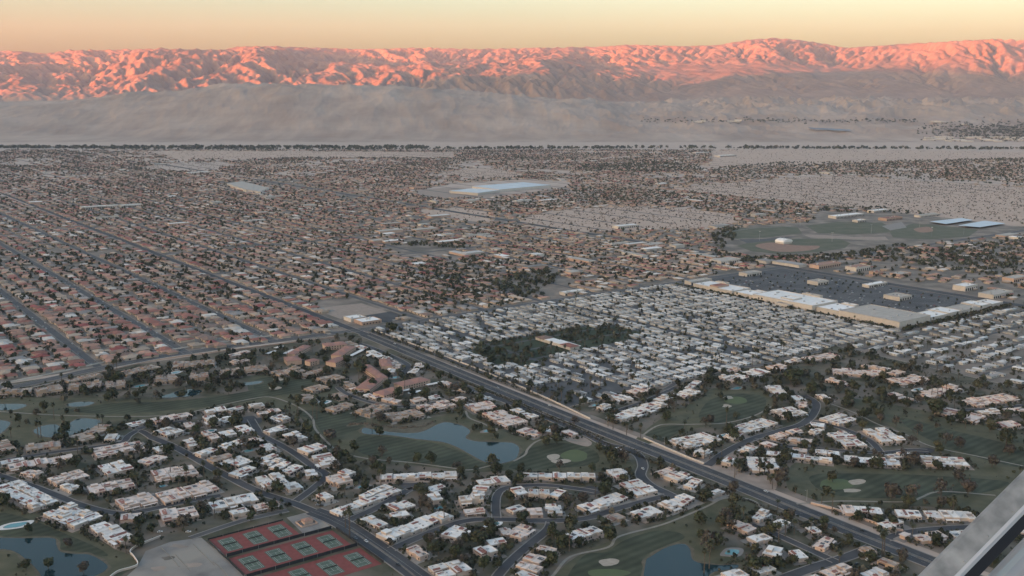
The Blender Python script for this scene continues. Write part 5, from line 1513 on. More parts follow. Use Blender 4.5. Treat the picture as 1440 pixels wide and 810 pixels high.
nn = tl[nearm]; ov = occ_many(nn); nn = nn[((ov & 2) == 0) | (GT.random(len(nn)) < .42)]
many_trees("street_trees", nn, np.where(GT.random(len(nn)) < .12, 1.5, 1)*GT.uniform(1.8, 4.6, len(nn)), GT.uniform(3.2, 8.8, len(nn)), 30, tints(len(nn), [.34, .2, .28, .1, .08]), seed=8)
ff = tl[~nearm]; fs = 1 + .35*np.clip((ff[:, 1]-2500)/3500, 0, 1)
many_trees("distant_street_trees", ff, GT.uniform(2.0, 4.4, len(ff))*fs, GT.uniform(3.2, 7.5, len(ff))*fs, 9, tints(len(ff), [.30, .24, .2, .13, .13])*1.25, seed=9)  # lighter tint than the near trees puts distance haze into the foliage colour

def scatter_px(poly, n, rgen=GT):
    """points spread evenly over the ground inside an outline of the photograph"""
    g_ = gpts(poly); lo, hi = g_.min(0), g_.max(0); out = np.zeros((0, 2))
    while len(out) < n:
        q = rgen.uniform(lo, hi, (n*3, 2)); out = np.concatenate([out, q[pip(q, g_)]])
    return out[:n]
mass = []
for poly, n, r0, r1 in [
  ([(1000,236),(1100,228),(1250,226),(1440,222),(1460,262),(1300,254),(1190,246),(1100,248),(1010,256)], 1500, 3, 6),
  ([(690,285),(760,272),(840,262),(935,268),(1050,278),(1150,290),(1130,306),(1050,306),(960,292),(880,288),(800,292),(730,302),(690,298)], 1300, 2.5, 5),
  ([(815,232),(900,228),(985,232),(985,240),(900,243),(820,238)], 380, 4, 7),
  ([(690,398),(735,382),(772,380),(790,395),(770,408),(735,420),(705,412)], 150, 3.5, 6),
  ([(1190,362),(1260,345),(1330,350),(1440,335),(1440,395),(1360,385),(1290,372)], 420, 2.5, 6),
  ([(1000,352),(1060,362),(1180,358),(1250,345),(1240,352),(1180,366),(1060,372),(1005,362)], 330, 2.5, 4.5),
  ([(1000,330),(1010,322),(1040,318),(1030,340),(1010,352)], 120, 2.5, 5),
  ([(545,345),(600,340),(660,343),(655,350),(600,347)], 90, 3, 5),
  ([(660,490),(690,480),(760,470),(860,458),(898,467),(870,474),(800,480),(735,478),(700,500),(745,500),(735,513),(690,510)], 45, 3, 5.5),
  ([(580,400),(640,383),(700,395),(690,412),(650,430),(600,420)], 170, 2.5, 5),
  ([(560,372),(680,360),(720,378),(640,385),(580,398)], 150, 2.5, 5),
  ([(200,290),(330,280),(350,300),(300,312),(230,305)], 130, 2.5, 5),
  ([(1150,290),(1250,292),(1330,305),(1250,300),(1150,298)], 90, 3, 6)]:
    q = scatter_px(poly, n); mass.append(np.concatenate([q, GT.uniform(r0, r1, (n, 1))], 1))
# the long dark belt beside the freeway, rows of trees around the shopping centre
fx = np.concatenate([GT.uniform(-4300, 4300, 1500)]); fy = 7420 + 60*GT.normal(size=1500) + 90*np.sin(fx/900)
fx, fy = fx[(kf := GT.random(1500) < np.clip(.75 + .9*perlin(fx/260, fx*0+.7, 44), .4, 1))], fy[kf]
mass.append(np.stack([fx, fy, GT.uniform(4, 15, len(fx))], 1))
fx = GT.uniform(-4200, -600, 500); fy = 7560 + 40*GT.normal(size=500)
mass.append(np.stack([fx, fy, GT.uniform(8, 16, 500)], 1))
for (a0, b0, a1_, b1_, n) in [(693,-20,693,-512,150),(700,-516,1030,-516,120)]:
    t = GT.random(n); q = ORG + (a0+(a1_-a0)*t + GT.normal(0, 2, n))[:, None]*D2 + (b0+(b1_-b0)*t + GT.normal(0, 2, n))[:, None]*D1
    mass.append(np.concatenate([q, GT.uniform(2.6, 4.4, (n, 1))], 1))
mass = np.concatenate(mass)
many_trees("tree_belts", mass[:, :2], mass[:, 2], mass[:, 2]*1.55, 12, tints(len(mass), [.36, .24, .26, .07, .07])*1.2, seed=12)
# planted islands of the big car park
pk = np.array([AB(a, b) for a in np.arange(808, 1030, 32.0) for b in np.arange(-450, -40, 17.0)]); pk = pk[GT.random(len(pk)) < .6] + GT.normal(0, 1.0, (1, 2))
many_trees("car_park_trees", pk, GT.uniform(1.4, 2.8, len(pk)), GT.uniform(3, 5.5, len(pk)), 18, tints(len(pk)), seed=31)
# trees between the mobile homes
q = []
for i in range(3600):
    p = AB(GT.uniform(22, 690), GT.uniform(-505, -14)) if i < 2100 else AB(GT.uniform(535, 1045), GT.uniform(-1150, -520))
    if not occ_at(p) & 3 or GT.random() < .18: q.append(p)
q = np.array(q); many_trees("park_trees", q, GT.uniform(1.3, 3.4, len(q)), GT.uniform(2.5, 6.5, len(q)), 22, tints(len(q)), seed=13)
# creosote bushes on the open desert lots
cb = []
for k, n in (('lot1', 900), ('lot2', 3600), ('lot3', 60), ('lot4', 250), ('lot5', 250), ('lot7', 900), ('lot8', 900)):
    cb.append(scatter_px(FREE[k], n))
cb = np.concatenate(cb); bs_ = GT.uniform(1.2, 3.4, len(cb))
many_trees("creosote_bushes", cb, bs_, bs_*1.1, 7, np.array([(.085,.072,.055)])*GT.uniform(.7, 1.3, (len(cb), 1)), seed=14)
df = np.stack([GT.uniform(-4800, 4800, 5200), GT.uniform(7600, 8900, 5200)], 1)

def hedge(px, w, h, label, tint=(.045,.048,.03), z=0.2):
    p = catmull(gpts(px), False, 8); seg = np.linalg.norm(np.diff(p, axis=0), axis=1); s = np.concatenate([[0], np.cumsum(seg)])
    n = int(s[-1]/.55); t = GT.uniform(0, s[-1], n)
    c = np.stack([np.interp(t, s, p[:, 0]), np.interp(t, s, p[:, 1])], 1)
    d = np.stack([np.interp(t, s, np.gradient(p[:, 0])), np.interp(t, s, np.gradient(p[:, 1]))], 1); d /= np.linalg.norm(d, axis=1)[:, None]
    nr = np.stack([-d[:, 1], d[:, 0]], 1)
    lump = 1 + .28*perlin(t/6, t*0+2.2, 17)
    o_ = GT.uniform(-1, 1, n); zz = GT.uniform(.15, 1, n)
    c3 = np.concatenate([c + nr*(o_*w/2)[:, None], (zz*h*lump*(1-.25*o_**2))[:, None]], 1)
    nn_ = np.concatenate([nr*o_[:, None], (.4+zz)[:, None]], 1) + GT.normal(0, .4, (n, 3)); nn_ /= np.linalg.norm(nn_, axis=1)[:, None]
    V = quad_cloud(c3, nn_, GT.uniform(.5, 1.1, n), GT)
    root = empty("hedge", (p[0, 0], p[0, 1], z)); V = V - np.array([p[0, 0], p[0, 1], 0])
    me = mesh_np('foliage', V.reshape(-1, 3), [np.arange(n*4).reshape(n, 4)], tint=np.array(tint)*GT.uniform(.6, 1.4, (n, 1)))
    obj("foliage", me, m_leafstuff, root)
    bb = MB(); k = 0
    for k in range(0, len(p)-1, 2): limb(bb, (p[k, 0]-p[0, 0], p[k, 1]-p[0, 1], 0), (p[k, 0]-p[0, 0], p[k, 1]-p[0, 1]+.1, h*.8), .12, .05, 4)
    me = bb.mesh('stems'); me.materials.append(m_bark); tag(obj("stems", me, None, root), kind='stuff')
    tag(root, label, "hedge")
hedge([(878,630),(905,643),(930,655),(960,668),(985,679),(1015,692),(1050,708)], 9, 3.6, "wide brown green hedge beside the boulevard bend in the lower middle", (.062,.054,.036))
hedge([(1092,724),(1120,735),(1150,748),(1185,764)], 6, 3.2, "dark hedge between the boulevard and the lower right villas")
hedge([(560,500),(620,524),(680,548),(720,563),(790,593),(850,619)], 5, 2.4, "long low hedge between the boulevard and its service road", (.055,.047,.033))
hedge([(928,541),(1000,524),(1080,507),(1158,489)], 4, 3.4, "long clipped hedge along the lower edge of the mobile home park", (.04,.044,.028))
hedge([(1187,490),(1250,509),(1315,530),(1380,545),(1445,560)], 5, 3.6, "dark hedge between the right golf course and the right hand park", (.04,.044,.028))
hedge([(524,466),(560,481),(620,504),(680,528),(720,544),(770,564)], 2.5, 2.2, "narrow hedge along the boulevard edge of the mobile home park", (.04,.044,.028))
hedge([(250,738),(290,727),(330,721),(370,712)], 4, 2.0, "ragged hedge on the bank above the tennis courts", (.05,.05,.034))
hedge([(600,519),(680,549),(760,583),(850,623),(900,643),(985,678),(1080,716),(1188,762)], 2.4, 1.6, "low planting along the near kerb of the boulevard", (.055,.05,.034))
hedge([(1020,795),(1040,790),(1060,785)], 4, 2.2, "short dark hedge beside the kidney shaped pool terrace")
hedge([(490,597),(512,596),(540,600),(575,602),(598,598),(610,592)], 7, 1.3, "belt of dry brown reeds on the far shore of the central lake", (.105,.078,.06))
# ------------------------------------------------------------------ tennis club
m_red = noise_mat("red_court_surround", (0.165, 0.045, 0.040), (0.225, 0.064, 0.056), scale=0.25, detail=5, rough=0.8, coords='World')
m_grn = noise_mat("green_court_surface", (0.070, 0.098, 0.076), (0.098, 0.125, 0.098), scale=0.25, detail=5, rough=0.8, coords='World')
m_line = noise_mat("court_line_paint", (0.42, 0.42, 0.38), (0.5, 0.5, 0.46), scale=1.0)
m_net = noise_mat("dark_net", (0.05, 0.055, 0.05), (0.075, 0.08, 0.075), scale=2.0)
m_screen = noise_mat("windscreen_fabric", (0.020, 0.022, 0.026), (0.034, 0.036, 0.042), scale=0.4)
def court_lines():
    b = MB(); z0, z1 = .03, .045; t = .09
    for x in (-5.485, -4.115, 4.115, 5.485): b.box(x-t, x+t, -11.885, 11.885, z0, z1)
    for y in (-11.885, 11.885): b.box(-5.485+t, 5.485-t, y-t, y+t, z0+.001, z1+.002)
    for y in (-6.4, 6.4): b.box(-4.115+t, 4.115-t, y-t, y+t, z0+.001, z1+.002)
    b.box(-t, t, -6.4+t, 6.4-t, z0, z1)
    return b.mesh('court_lines')
ME_LINES = court_lines(); ME_LINES.materials.append(m_line)
ME_PLAY = MB().box(-6.6, 6.6, -13.2, 13.2, -.02, .03).mesh('playing_surface'); ME_PLAY.materials.append(m_grn)
ME_NET = MB().box(-6.2, 6.2, -.03, .03, .06, 1.0, True).mesh('net'); ME_NET.materials.append(m_net)
ME_POST = MB().box(-.08, .08, -.08, .08, 0, 1.12).mesh('net_post'); ME_POST.materials.append(m_metal)
ROWS_T = [("far", -465.5, -399.5, -643, 3), ("middle", -465.5, -374, -687, 4), ("near", -467, -371, -731.5, 4)]
for rn, a0, a1, bc, n in ROWS_T:
    w = (a1-a0)/n
    for i in range(n):
        c = AB(a0+(i+.5)*w, bc)
        root = empty("tennis_court", (c[0], c[1], 0.14), ANG_A)
        MB().box(-w/2+.01, w/2-.01, -18.4, 18.4, -.12, 0).build("surround", m_red, root)
        obj("playing_surface", ME_PLAY, None, root); tag(obj("court_lines", ME_LINES, None, root), kind='stuff'); obj("net", ME_NET, None, root)
        for sg in (-1, 1): obj("net_post", ME_POST, None, root, loc=(sg*6.3, 0, 0))
        tag(root, "red tennis court with green playing area, %s from left in the %s row" % (ordinal(i+1), rn), "tennis court", "tennis courts")
    mark_poly(np.array([AB(a0, bc-19), AB(a1, bc-19), AB(a1, bc+19), AB(a0, bc+19)]), 8)
def fence(p, q, h, label, name="court_fence"):
    v = q-p; ln = np.linalg.norm(v)
    root = empty(name, (p[0], p[1], 0.12), math.atan2(v[1], v[0]))
    n = max(2, int(ln/12))
    for k in range(n):
        MB().box(k*ln/n+.1, (k+1)*ln/n-.1, -.05, .05, .1, h, True).build("windscreen", m_screen, root)
    for k in range(n+1): MB().box(-.07, .07, -.07, .07, 0, h+.15).build("post", m_metal, root, loc=(k*ln/n, .12, 0))
    tag(root, label, "fence", "fences of the tennis club")
fence(AB(-466, -665), AB(-398, -665), 3.0, "dark screened fence between the far and middle tennis rows")
fence(AB(-398, -665.5), AB(-373, -665.5), 3.0, "short dark screened fence behind the far right middle court")
fence(AB(-467, -709), AB(-371, -709), 3.0, "dark screened fence between the middle and near tennis rows")
fence(AB(-467, -624), AB(-399, -624), 1.2, "low dark fence along the far edge of the tennis club")
fence(AB(-370, -668), AB(-369, -750), 2.4, "dark screened fence between the tennis courts and the avenue")
fence(AB(-467.5, -626), AB(-467.5, -706), 1.6, "dark fence between the tennis courts and the gravel lot")
# pavilion with a clay roof beside the courts
c = P(432, 735)[:2]
root = empty("tennis_pavilion", (c[0], c[1], 0.12), ANG_A)
MB().box(-4, 4, -3.5, 3.5, 0, 2.7).build("wall", WAYS['pink'][0], root)
hip_mesh(8, 7, 2.7, 2.0, .6).build("roof", ROOFM['salmon'], root)
ring(-8.5, 6.5, -8, 5.5, 0, 1.5, .25).build("garden_wall", WAYS['pink'][0], root)
tag(root, "small pavilion with an orange clay roof beside the tennis courts", "pavilion")
sheet("pavilion_paving", [AB(-394, -620), AB(-372, -620), AB(-371, -664), AB(-397, -664)], 0.09, m_lot)

# ------------------------------------------------------------------ swimming pools
POOLS = [(22,739,13,8,"beside the lower left lake"),(427,668,8,5,"at the bend of the left estate lane"),(350,634,8,6,"in the middle of the left estate"),(296,606,8,5,"among the upper left estate villas"),(511,685,8,5,"left of the turning circle"),(618,714,8,5,"behind the two storey white villa"),(694,738,9,5,"inside the bend of the central lane"),
 (855,687,8,5,"beside the entry lane by the boulevard"),(1030,777,11,7,"on a white terrace by the lower right pond"),(455,566,10,6,"above the golf path on the left"),(688,606,10,6,"on the peninsula of the central lake"),(197,543,10,7,"between the tan villas of the pond strip"),(247,524,10,5,"above the upper left pond strip"),
 (840,570,11,6,"in dark shrubs right of the boulevard"),(1037,546,11,5,"above the right putting green"),(1017,613,10,5,"between two villas on the winding lane"),(228,684,6,4,"beside the long pink villa"),(556,531,10,5,"among the clay roofed apartments"),(1290,548,10,5,"among the pink villas on the right"),(1175,440,10,5,"")]
for i, (x_, y_, rx, ry, where) in enumerate(POOLS[:-1]):
    c = P(x_, y_)[:2]; ang = ANG_A
    rx, ry = rx*.62, ry*.62
    root = empty("swimming_pool", (c[0], c[1], 0.2), ang)
    r = random.Random(i+3); ph = r.uniform(0, 6)
    def shape(k, n=20): return [(k*rx*(1+.13*math.sin(2*t+ph)+.08*math.sin(3*t))*math.cos(t), k*ry*(1+.18*math.sin(2*t+ph*2))*math.sin(t)) for t in np.linspace(0, 2*math.pi, n, endpoint=False)]
    MB().prism(shape(1.65), -.1, .10).build("deck", WAYS['white'][1] if i % 3 == 0 else m_conc, root)
    MB().prism(shape(1.08), 0, .16).build("coping", m_conc, root)
    MB().prism(shape(1.0), 0, .19).build("water", m_poolw, root)
    for k in range(3):
        t = k*1.1+ph
        b = MB().box(-.35, .35, -.9, .6, .3, .38, True); b.add([(-.35, .6, .38), (.35, .6, .38), (.35, 1.1, .85), (-.35, 1.1, .85)], [(0, 1, 2, 3)])
        for q in ((-.3, -.8), (.3, -.8), (-.3, .5), (.3, .5)): b.box(q[0]-.03, q[0]+.03, q[1]-.03, q[1]+.03, .1, .3)
    tag(root, "turquoise swimming pool with pale deck " + where, "pool", "swimming pools")
    mark_poly(c + np.array([(rx*1.7*math.cos(t), ry*1.7*math.sin(t)) for t in np.linspace(0, 6.28, 12)]), 32)

# ------------------------------------------------------------------ larger buildings
m_bwall = noise_mat("beige_block_wall", (0.44, 0.39, 0.35), (0.53, 0.475, 0.43), scale=0.2, rnd=0.12)
m_pwall = noise_mat("pink_block_wall", (0.40, 0.27, 0.21), (0.47, 0.33, 0.265), scale=0.2, rnd=0.12)
m_wroof = noise_mat("store_white_roof", (0.66, 0.62, 0.59), (0.80, 0.765, 0.735), scale=0.1, detail=6, rnd=0.08)
m_troof = noise_mat("store_tan_roof", (0.34, 0.30, 0.265), (0.43, 0.385, 0.34), scale=0.1, detail=6, rnd=0.08)
m_broof = noise_mat("pale_blue_metal_roof", (0.40, 0.45, 0.50), (0.47, 0.52, 0.57), scale=0.02, rough=0.5)
def block(parent, a0, a1, b0, b1, h, wall, roof, origin, acs=3, seed=0, roofpart='roof'):
    """a flat-roofed volume given in street coordinates relative to origin"""
    x0, x1, y0, y1 = a0-origin[0], a1-origin[0], b0-origin[1], b1-origin[1]
    w = MB().box(x0, x1, y0, y1, 0, h).build("wall", wall, parent)
    rf = MB().box(x0+.5, x1-.5, y0+.5, y1-.5, h, h+.12).build(roofpart, roof, parent)
    rg_ = ring(x0-.08, x1+.08, y0-.08, y1+.08, h-.1, h+.9, .5).build("parapet", wall, rf)
    r = random.Random(seed)
    for i in range(acs):
        x, y = r.uniform(x0+3, x1-4), r.uniform(y0+3, y1-4)
        MB().box(x, x+r.uniform(1.8, 3.2), y, y+r.uniform(1.8, 3), h+.12, h+1.7).build("air_conditioner", m_metal, rf)
    return w, rf
def fronts(w, x0, x1, y, h, n, out):
    for i in range(n):
        xa = x0+(i+.2)*(x1-x0)/n; xb = x0+(i+.8)*(x1-x0)/n
        MB().box(xa, xb, min(y, y+.08*out), max(y, y+.08*out), .3, h*.6, True).build("shop_window", m_glass, w)
m_lotasph = noise_mat("car_park_asphalt", (0.050, 0.049, 0.053), (0.085, 0.082, 0.086), scale=0.05, detail=8, contrast=0.5, c3=(0.10, 0.097, 0.098), scale3=0.02, coords='World')
o0 = (745, -240); c = AB(*o0)
mall = empty("shopping_centre", (c[0], c[1], 0.12), ANG_A)
block(mall, 703, 752, -160, -60, 8.5, m_bwall, m_wroof, o0, 5, 1); block(mall, 706, 745, -205, -162, 7.5, m_bwall, m_wroof, o0, 3, 2)
w_, _ = block(mall, 703, 775, -340, -208, 10.5, m_bwall, m_wroof, o0, 9, 3); block(mall, 712, 768, -388, -342, 8.0, m_bwall, m_wroof, o0, 5, 4)
block(mall, 706, 738, -120, -100, 11, m_pwall, ROOFM['rust'], o0, 0, 4)
for k_, (q0, q1, r0, r1, hh) in enumerate([(752.2, 766, -150, -120, 6), (752.2, 762, -100, -72, 9.5), (745.2, 762, -200, -170, 6.2), (775.2, 786, -300, -262, 12.5), (768.2, 780, -380, -352, 9.5), (690, 702.8, -300, -270, 6.5), (715, 740, -290, -262, 12.2)]): block(mall, q0, q1, r0, r1, hh, m_bwall, [m_wroof, m_troof][k_ % 2], o0, 1, 30+k_)
for yy in np.arange(-335, -212, 12): MB().box(775-o0[0], 775-o0[0]+.1, yy-o0[1], yy-o0[1]+7, .3, 5, True).build("shop_window", m_glass, w_)
for yy in np.arange(-330, -215, 14): MB().box(703-o0[0]-.1, 703-o0[0], yy-o0[1], yy-o0[1]+5, .3, 4.2, True).build("loading_door", m_garage, w_)
tag(mall, "long white roofed shopping centre behind the tree row of the mobile home park", "shopping centre")
o0 = (745, -450); c = AB(*o0)
st2 = empty("department_store", (c[0], c[1], 0.12), ANG_A)
w_, _ = block(st2, 704, 792, -508, -394, 11.5, m_bwall, m_troof, o0, 8, 5)
for yy in np.arange(-500, -400, 13): MB().box(704-o0[0]-.1, 704-o0[0], yy-o0[1], yy-o0[1]+6, .3, 4.5, True).build("loading_door", m_garage, w_)
tag(st2, "big square store with a tan roof at the near corner of the car park", "store")
o0 = (905, -488); c = AB(*o0)
st3 = empty("shop_row", (c[0], c[1], 0.12), ANG_A)
for k, (a0, a1, b0, h, rm) in enumerate([(798, 850, -470, 6.5, m_wroof), (852, 890, -466, 7.2, m_wroof), (892, 950, -472, 6.2, m_troof), (952, 985, -468, 7.5, m_wroof), (987, 1024, -474, 6.2, m_wroof)]):
    block(st3, a0, a1, -506, b0, h, m_bwall, rm, o0, 3, k+20)
tag(st3, "row of low white roofed shops along the near hedge of the car park", "shops")
sheet("parking_lot", [AB(696, -512), AB(1034, -512), AB(1034, -16), AB(696, -16)], 0.14, m_lotasph, 0)
BLD = [ # centre pixel, size along a, along b, height, wall, roof, label
 (1150,399,34,26,6,m_bwall,m_troof,"tan pad restaurant at the left of the big car park"),(1262,420,38,34,6.5,m_bwall,m_troof,"yellowish pad building in the middle of the big car park"),(1230,402,60,16,5,m_bwall,m_wroof,"long low pale building on the far edge of the car park"),
 (1055,387,46,22,6.5,m_bwall,m_troof,"white colonnaded building near the far corner of the car park"),(982,398,60,18,6,m_bwall,m_troof,"long beige building beside the left end of the shopping centre"),(1020,369,66,34,7,m_bwall,m_troof,"broad pale building left of the school baseball field"),
 (1160,375,76,26,7,m_pwall,ROOFM['salmon'],"long pink building across the road from the car park"),(1206,380,50,28,9,m_bwall,ROOFM['salmon'],"arcaded office building across the road from the car park"),(1232,386,22,20,6,m_pwall,ROOFM['rust'],"small pink building right of the arcaded office"),
 (1266,388,40,24,6,m_pwall,m_troof,"low tan building behind the right end of the car park"),(1357,407,44,26,9,m_bwall,m_wroof,"cream office with tall windows on the right boulevard"),(1400,416,70,30,7,m_bwall,m_troof,"brown fronted shop building at the right boulevard corner"),(1428,394,60,24,7,m_pwall,m_troof,"pink flat building behind the right boulevard corner"),
 (1190,305,140,30,7,m_bwall,m_wroof,"long white school block behind the playing fields"),(1236,298,90,26,7,m_bwall,m_wroof,"white school hall among trees by the desert lot"),(1252,309,80,30,7,m_pwall,ROOFM['rust'],"school block with red roofs left of the solar roofs"),(1304,304,110,22,6,m_bwall,m_troof,"low pale school wing beside the solar roofs"),(1208,312,40,20,6,m_bwall,m_wroof,"small bright school building at the edge of the field"),
 (150,308,70,20,7,m_bwall,m_troof,"long tan school building in the left street grid"),(140,293,120,22,8,m_bwall,m_wroof,"long white industrial building in the left street grid"),(184,291,70,28,8,m_bwall,m_wroof,"white roofed hall right of the long industrial building"),(155,316,14,14,7,m_bwall,m_wroof,"small white domed church in the left street grid"),
 (578,294,50,20,8,m_pwall,ROOFM['salmon'],"orange building left of the small desert lot"),(588,266,60,40,9,m_pwall,ROOFM['salmon'],"orange store left of the pale blue warehouse"),(880,320,80,26,7,m_bwall,m_wroof,"white building below the desert lot in the centre right"),(670,333,80,14,6,m_bwall,m_troof,"long tan building in the central street grid"),(870,345,60,16,6,m_bwall,m_troof,"cream building in the centre right street grid"),
 (805,413,50,16,5,m_bwall,m_wroof,"white shed beside the dark grove"),(575,283,10,10,5,m_bwall,m_troof,"little tan building left of the warehouse lot"),(225,232,70,30,7,m_bwall,m_wroof,"white building on the far left desert strip"),(278,244,110,40,7,m_bwall,m_wroof,"pale roofed sheds at the far left desert lot"),(985,216,120,40,8,m_bwall,m_wroof,"long white building on the far desert plain"),(1020,220,150,50,8,m_bwall,m_wroof,"group of white sheds on the far desert plain"),
]
for i, (x_, y_, wa, wb, h, wm, rm, lb) in enumerate(BLD):
    c = P(x_, y_)[:2]; a, b = toAB(c)
    root = empty("commercial_building", (c[0], c[1], 0.12), ANG_A)
    w_, _ = block(root, a-wa/2, a+wa/2, b-wb/2, b+wb/2, h, wm, rm, (a, b), 3, i+60)
    for k in range(max(2, int(wa/7))):
        x = -wa/2+(k+.2)*wa/max(2, int(wa/7)); MB().box(x, x+wa/max(2, int(wa/7))*.55, -wb/2-.1, -wb/2, .4, h*.62, True).build("window", m_glass, w_)
    tag(root, lb, "building")
    mark_poly(np.array([AB(a-wa/2, b-wb/2), AB(a+wa/2, b-wb/2), AB(a+wa/2, b+wb/2), AB(a-wa/2, b+wb/2)]), 2)
far_b = []
fr = random.Random(12)
for k in range(400):
    x_, y_ = fr.uniform(10, 1430), fr.choice([fr.uniform(222, 300), fr.uniform(290, 395)])
    if in_free(np.array([x_]), np.array([y_]))[0] or (x_ < 520 and y_ > 320) or (x_ > 960 and y_ > 385) or (y_ > 1.2*(1000-x_)*.1+400): continue
    p = P(x_, y_)[:2]; a, b = toAB(p)
    if a > 690 and a < 1040 and b < 0: continue
    if perlin(np.array([p[0]/500]), np.array([p[1]/500]), 66)[0] < -.02: continue
    far_b.append((x_, p))
    if len(far_b) >= 90: break
for i, (x_, p) in enumerate(sorted(far_b, key=lambda q: q[0])):
    root = empty("flat_roofed_hall", (p[0], p[1], .1), ANG_A); L_, W_, h_ = fr.uniform(22, 75), fr.uniform(14, 30), fr.uniform(4.5, 7.5)
    if fr.random() < .4: L_, W_ = W_, L_
    MB().box(-L_/2, L_/2, -W_/2, W_/2, 0, h_).build("wall", fr.choice([m_bwall, m_pwall]), root)
    MB().box(-L_/2-.4, L_/2+.4, -W_/2-.4, W_/2+.4, h_, h_+.5).build("roof", fr.choice([m_wroof, m_troof, m_troof, m_mhroof2, m_mhroof]), root)
    tag(root, "small flat roofed hall among the distant houses, %s from the left" % ordinal(i+1), "hall", "flat roofed halls among the distant houses")
# school beside the crossing
c = AB(40, 62); root = empty("school", (c[0], c[1], 0.12), ANG_A)
block(root, 22, 50, 58, 84, 5.5, m_bwall, m_wroof, (40, 62), 3, 91); w_, _ = block(root, 26, 62, 26, 55, 5.0, m_pwall, m_wroof, (40, 62), 4, 92)
for k in range(6): MB().box(-12+k*5.6, -8.6+k*5.6, 26-62-.1, 26-62, .8, 2.8, True).build("window", m_glass, w_)
tag(root, "white roofed school with pink walls beside the crossing", "school")
sheet("dry_field", [AB(20, 92), AB(112, 96), AB(112, 190), AB(20, 200)], 0.1, m_bed)
sheet("parking_lot", [AB(66, 24), AB(118, 24), AB(118, 95), AB(66, 90)], 0.13, m_asph)
# pale blue warehouse and other odd-shaped roofs, given by the outline of the roof
def prism_building(name, px, h, wall, roof, label, cat, parts=True):
    g_ = np.array([P(x_, y_, h)[:2] for x_, y_ in px]); c = g_.mean(0)
    if np.sum(g_[:, 0]*np.roll(g_[:, 1], -1)-np.roll(g_[:, 0], -1)*g_[:, 1]) < 0: g_ = g_[::-1]
    root = empty(name, (c[0], c[1], 0.1)); q = [tuple(v-c) for v in g_]
    MB().prism(q, 0, h, top=False).build("wall", wall, root)
    MB().prism([tuple(np.array(v)*1.004) for v in q], h-.1, h+.5).build("roof", roof, root)
    e = np.array(q); k = len(e)
    for t in (.25, .5, .75):
        p, s = e[0]*(1-t)+e[1]*t, e[3 % k]*(1-t)+e[2]*t; b = MB(); limb(b, (*p, h+.5), (*s, h+.5), .8, .8, 4); b.build("ridge", roof, root)
    tag(root, label, cat)
prism_building("warehouse", [(664,262),(735,256.3),(774,260.2),(702,266.6)], 11, m_bwall, m_broof, "huge warehouse with a pale blue roof in the middle distance", "warehouse")
prism_building("warehouse", [(632,268.5),(664,265),(703,267.4),(672,271.5)], 9, m_bwall, m_broof, "lower long wing left of the pale blue warehouse", "warehouse")
prism_building("store_building", [(319,258),(340,255),(378,264),(366,270),(342,266)], 9, m_bwall, m_troof, "cream flat building in the upper left street grid", "building")
for nm_, px_ in (("left", [(1308,311.5),(1352,306.5),(1368,309.3),(1330,315)]), ("right", [(1347,317),(1385,310.3),(1414,314),(1378,319.5)])):
    g_ = np.array([P(x_, y_, 5)[:2] for x_, y_ in px_]); c = g_.mean(0)
    root = empty("solar_canopy", (c[0], c[1], 0.1)); q = [tuple(v-c) for v in g_]
    MB().prism(q, 4.9, 5.1).build("panel_roof", m_broof, root)
    for v in q: MB().box(v[0]*.96-.3, v[0]*.96+.3, v[1]*.96-.3, v[1]*.96+.3, 0, 4.9).build("post", m_metal, root)
    tag(root, "%s of the two pale blue solar canopies beside the school" % nm_, "solar canopy", "solar canopies beside the school")
sheet_px("warehouse_yard", [(575,270),(640,264),(720,272),(800,262),(830,266),(760,276),(680,281),(600,280)], 0.12, m_bed)
# school playing fields
m_field = noise_mat("playing_field_grass", (0.075, 0.080, 0.050), (0.125, 0.12, 0.085), scale=0.03, detail=5, coords='World')
m_dirt = noise_mat("infield_dirt", (0.22, 0.135, 0.10), (0.30, 0.19, 0.145), scale=0.08, coords='World')
for k, f_ in enumerate([[(1014,328),(1038,321),(1100,318),(1122,320),(1128,328),(1104,331),(1078,334),(1030,336)], [(1036,346),(1060,339),(1085,337),(1120,336),(1180,336),(1196,342),(1188,349),(1150,355),(1090,357),(1056,353)], [(1132,317),(1180,312),(1240,313),(1250,318),(1252,327),(1200,330),(1150,328)], [(1250,325),(1285,314),(1330,318),(1376,323),(1362,333),(1300,337),(1256,334)]]):
    sheet_px("playing_field", f_, 0.14+.004*k, m_field, smooth=False)
for k, f_ in enumerate([[(1128,330),(1150,330),(1200,333),(1245,333),(1250,338),(1200,337),(1140,334)], [(1040,337),(1075,336),(1100,333),(1120,333),(1090,338),(1050,342)], [(1240,318),(1268,312),(1275,320),(1252,324)]]):
    sheet_px("school_yard", f_, 0.17+.004*k, [m_bed, m_asph_old, m_conc][k], smooth=False)
sheet_px("baseball_infield", [(1062,346),(1085,341),(1120,345),(1152,346),(1140,352),(1095,354)], 0.2, m_dirt)
sheet_px("baseball_infield", [(1285,322),(1305,319),(1312,325),(1295,327)], 0.2, m_dirt)
road_px([(1020,327),(1060,321),(1105,319),(1112,318)], 5, mat=m_conc, name="running_track", walk=False, z=.2)
c = P(1102, 342)[:2]; root = empty("arched_pavilion", (c[0], c[1], 0.12), ANG_A)
MB().box(-17, 17, -13, 13, 0, 4.5).build("wall", m_bwall, root)
b = MB(); n = 10
for k in range(n+1):
    t = math.pi*k/n; x, z = -18*math.cos(t), 4.5+7.5*math.sin(t); b.v += [(x, -14, z), (x, 14, z)]
b.f = [(2*k, 2*k+2, 2*k+3, 2*k+1) for k in range(n)] + [tuple(2*k for k in range(n+1))[::-1], tuple(2*k+1 for k in range(n+1))]
b.build("arched_roof", m_wroof, root)
tag(root, "white arched pavilion beside the school baseball infield", "pavilion")
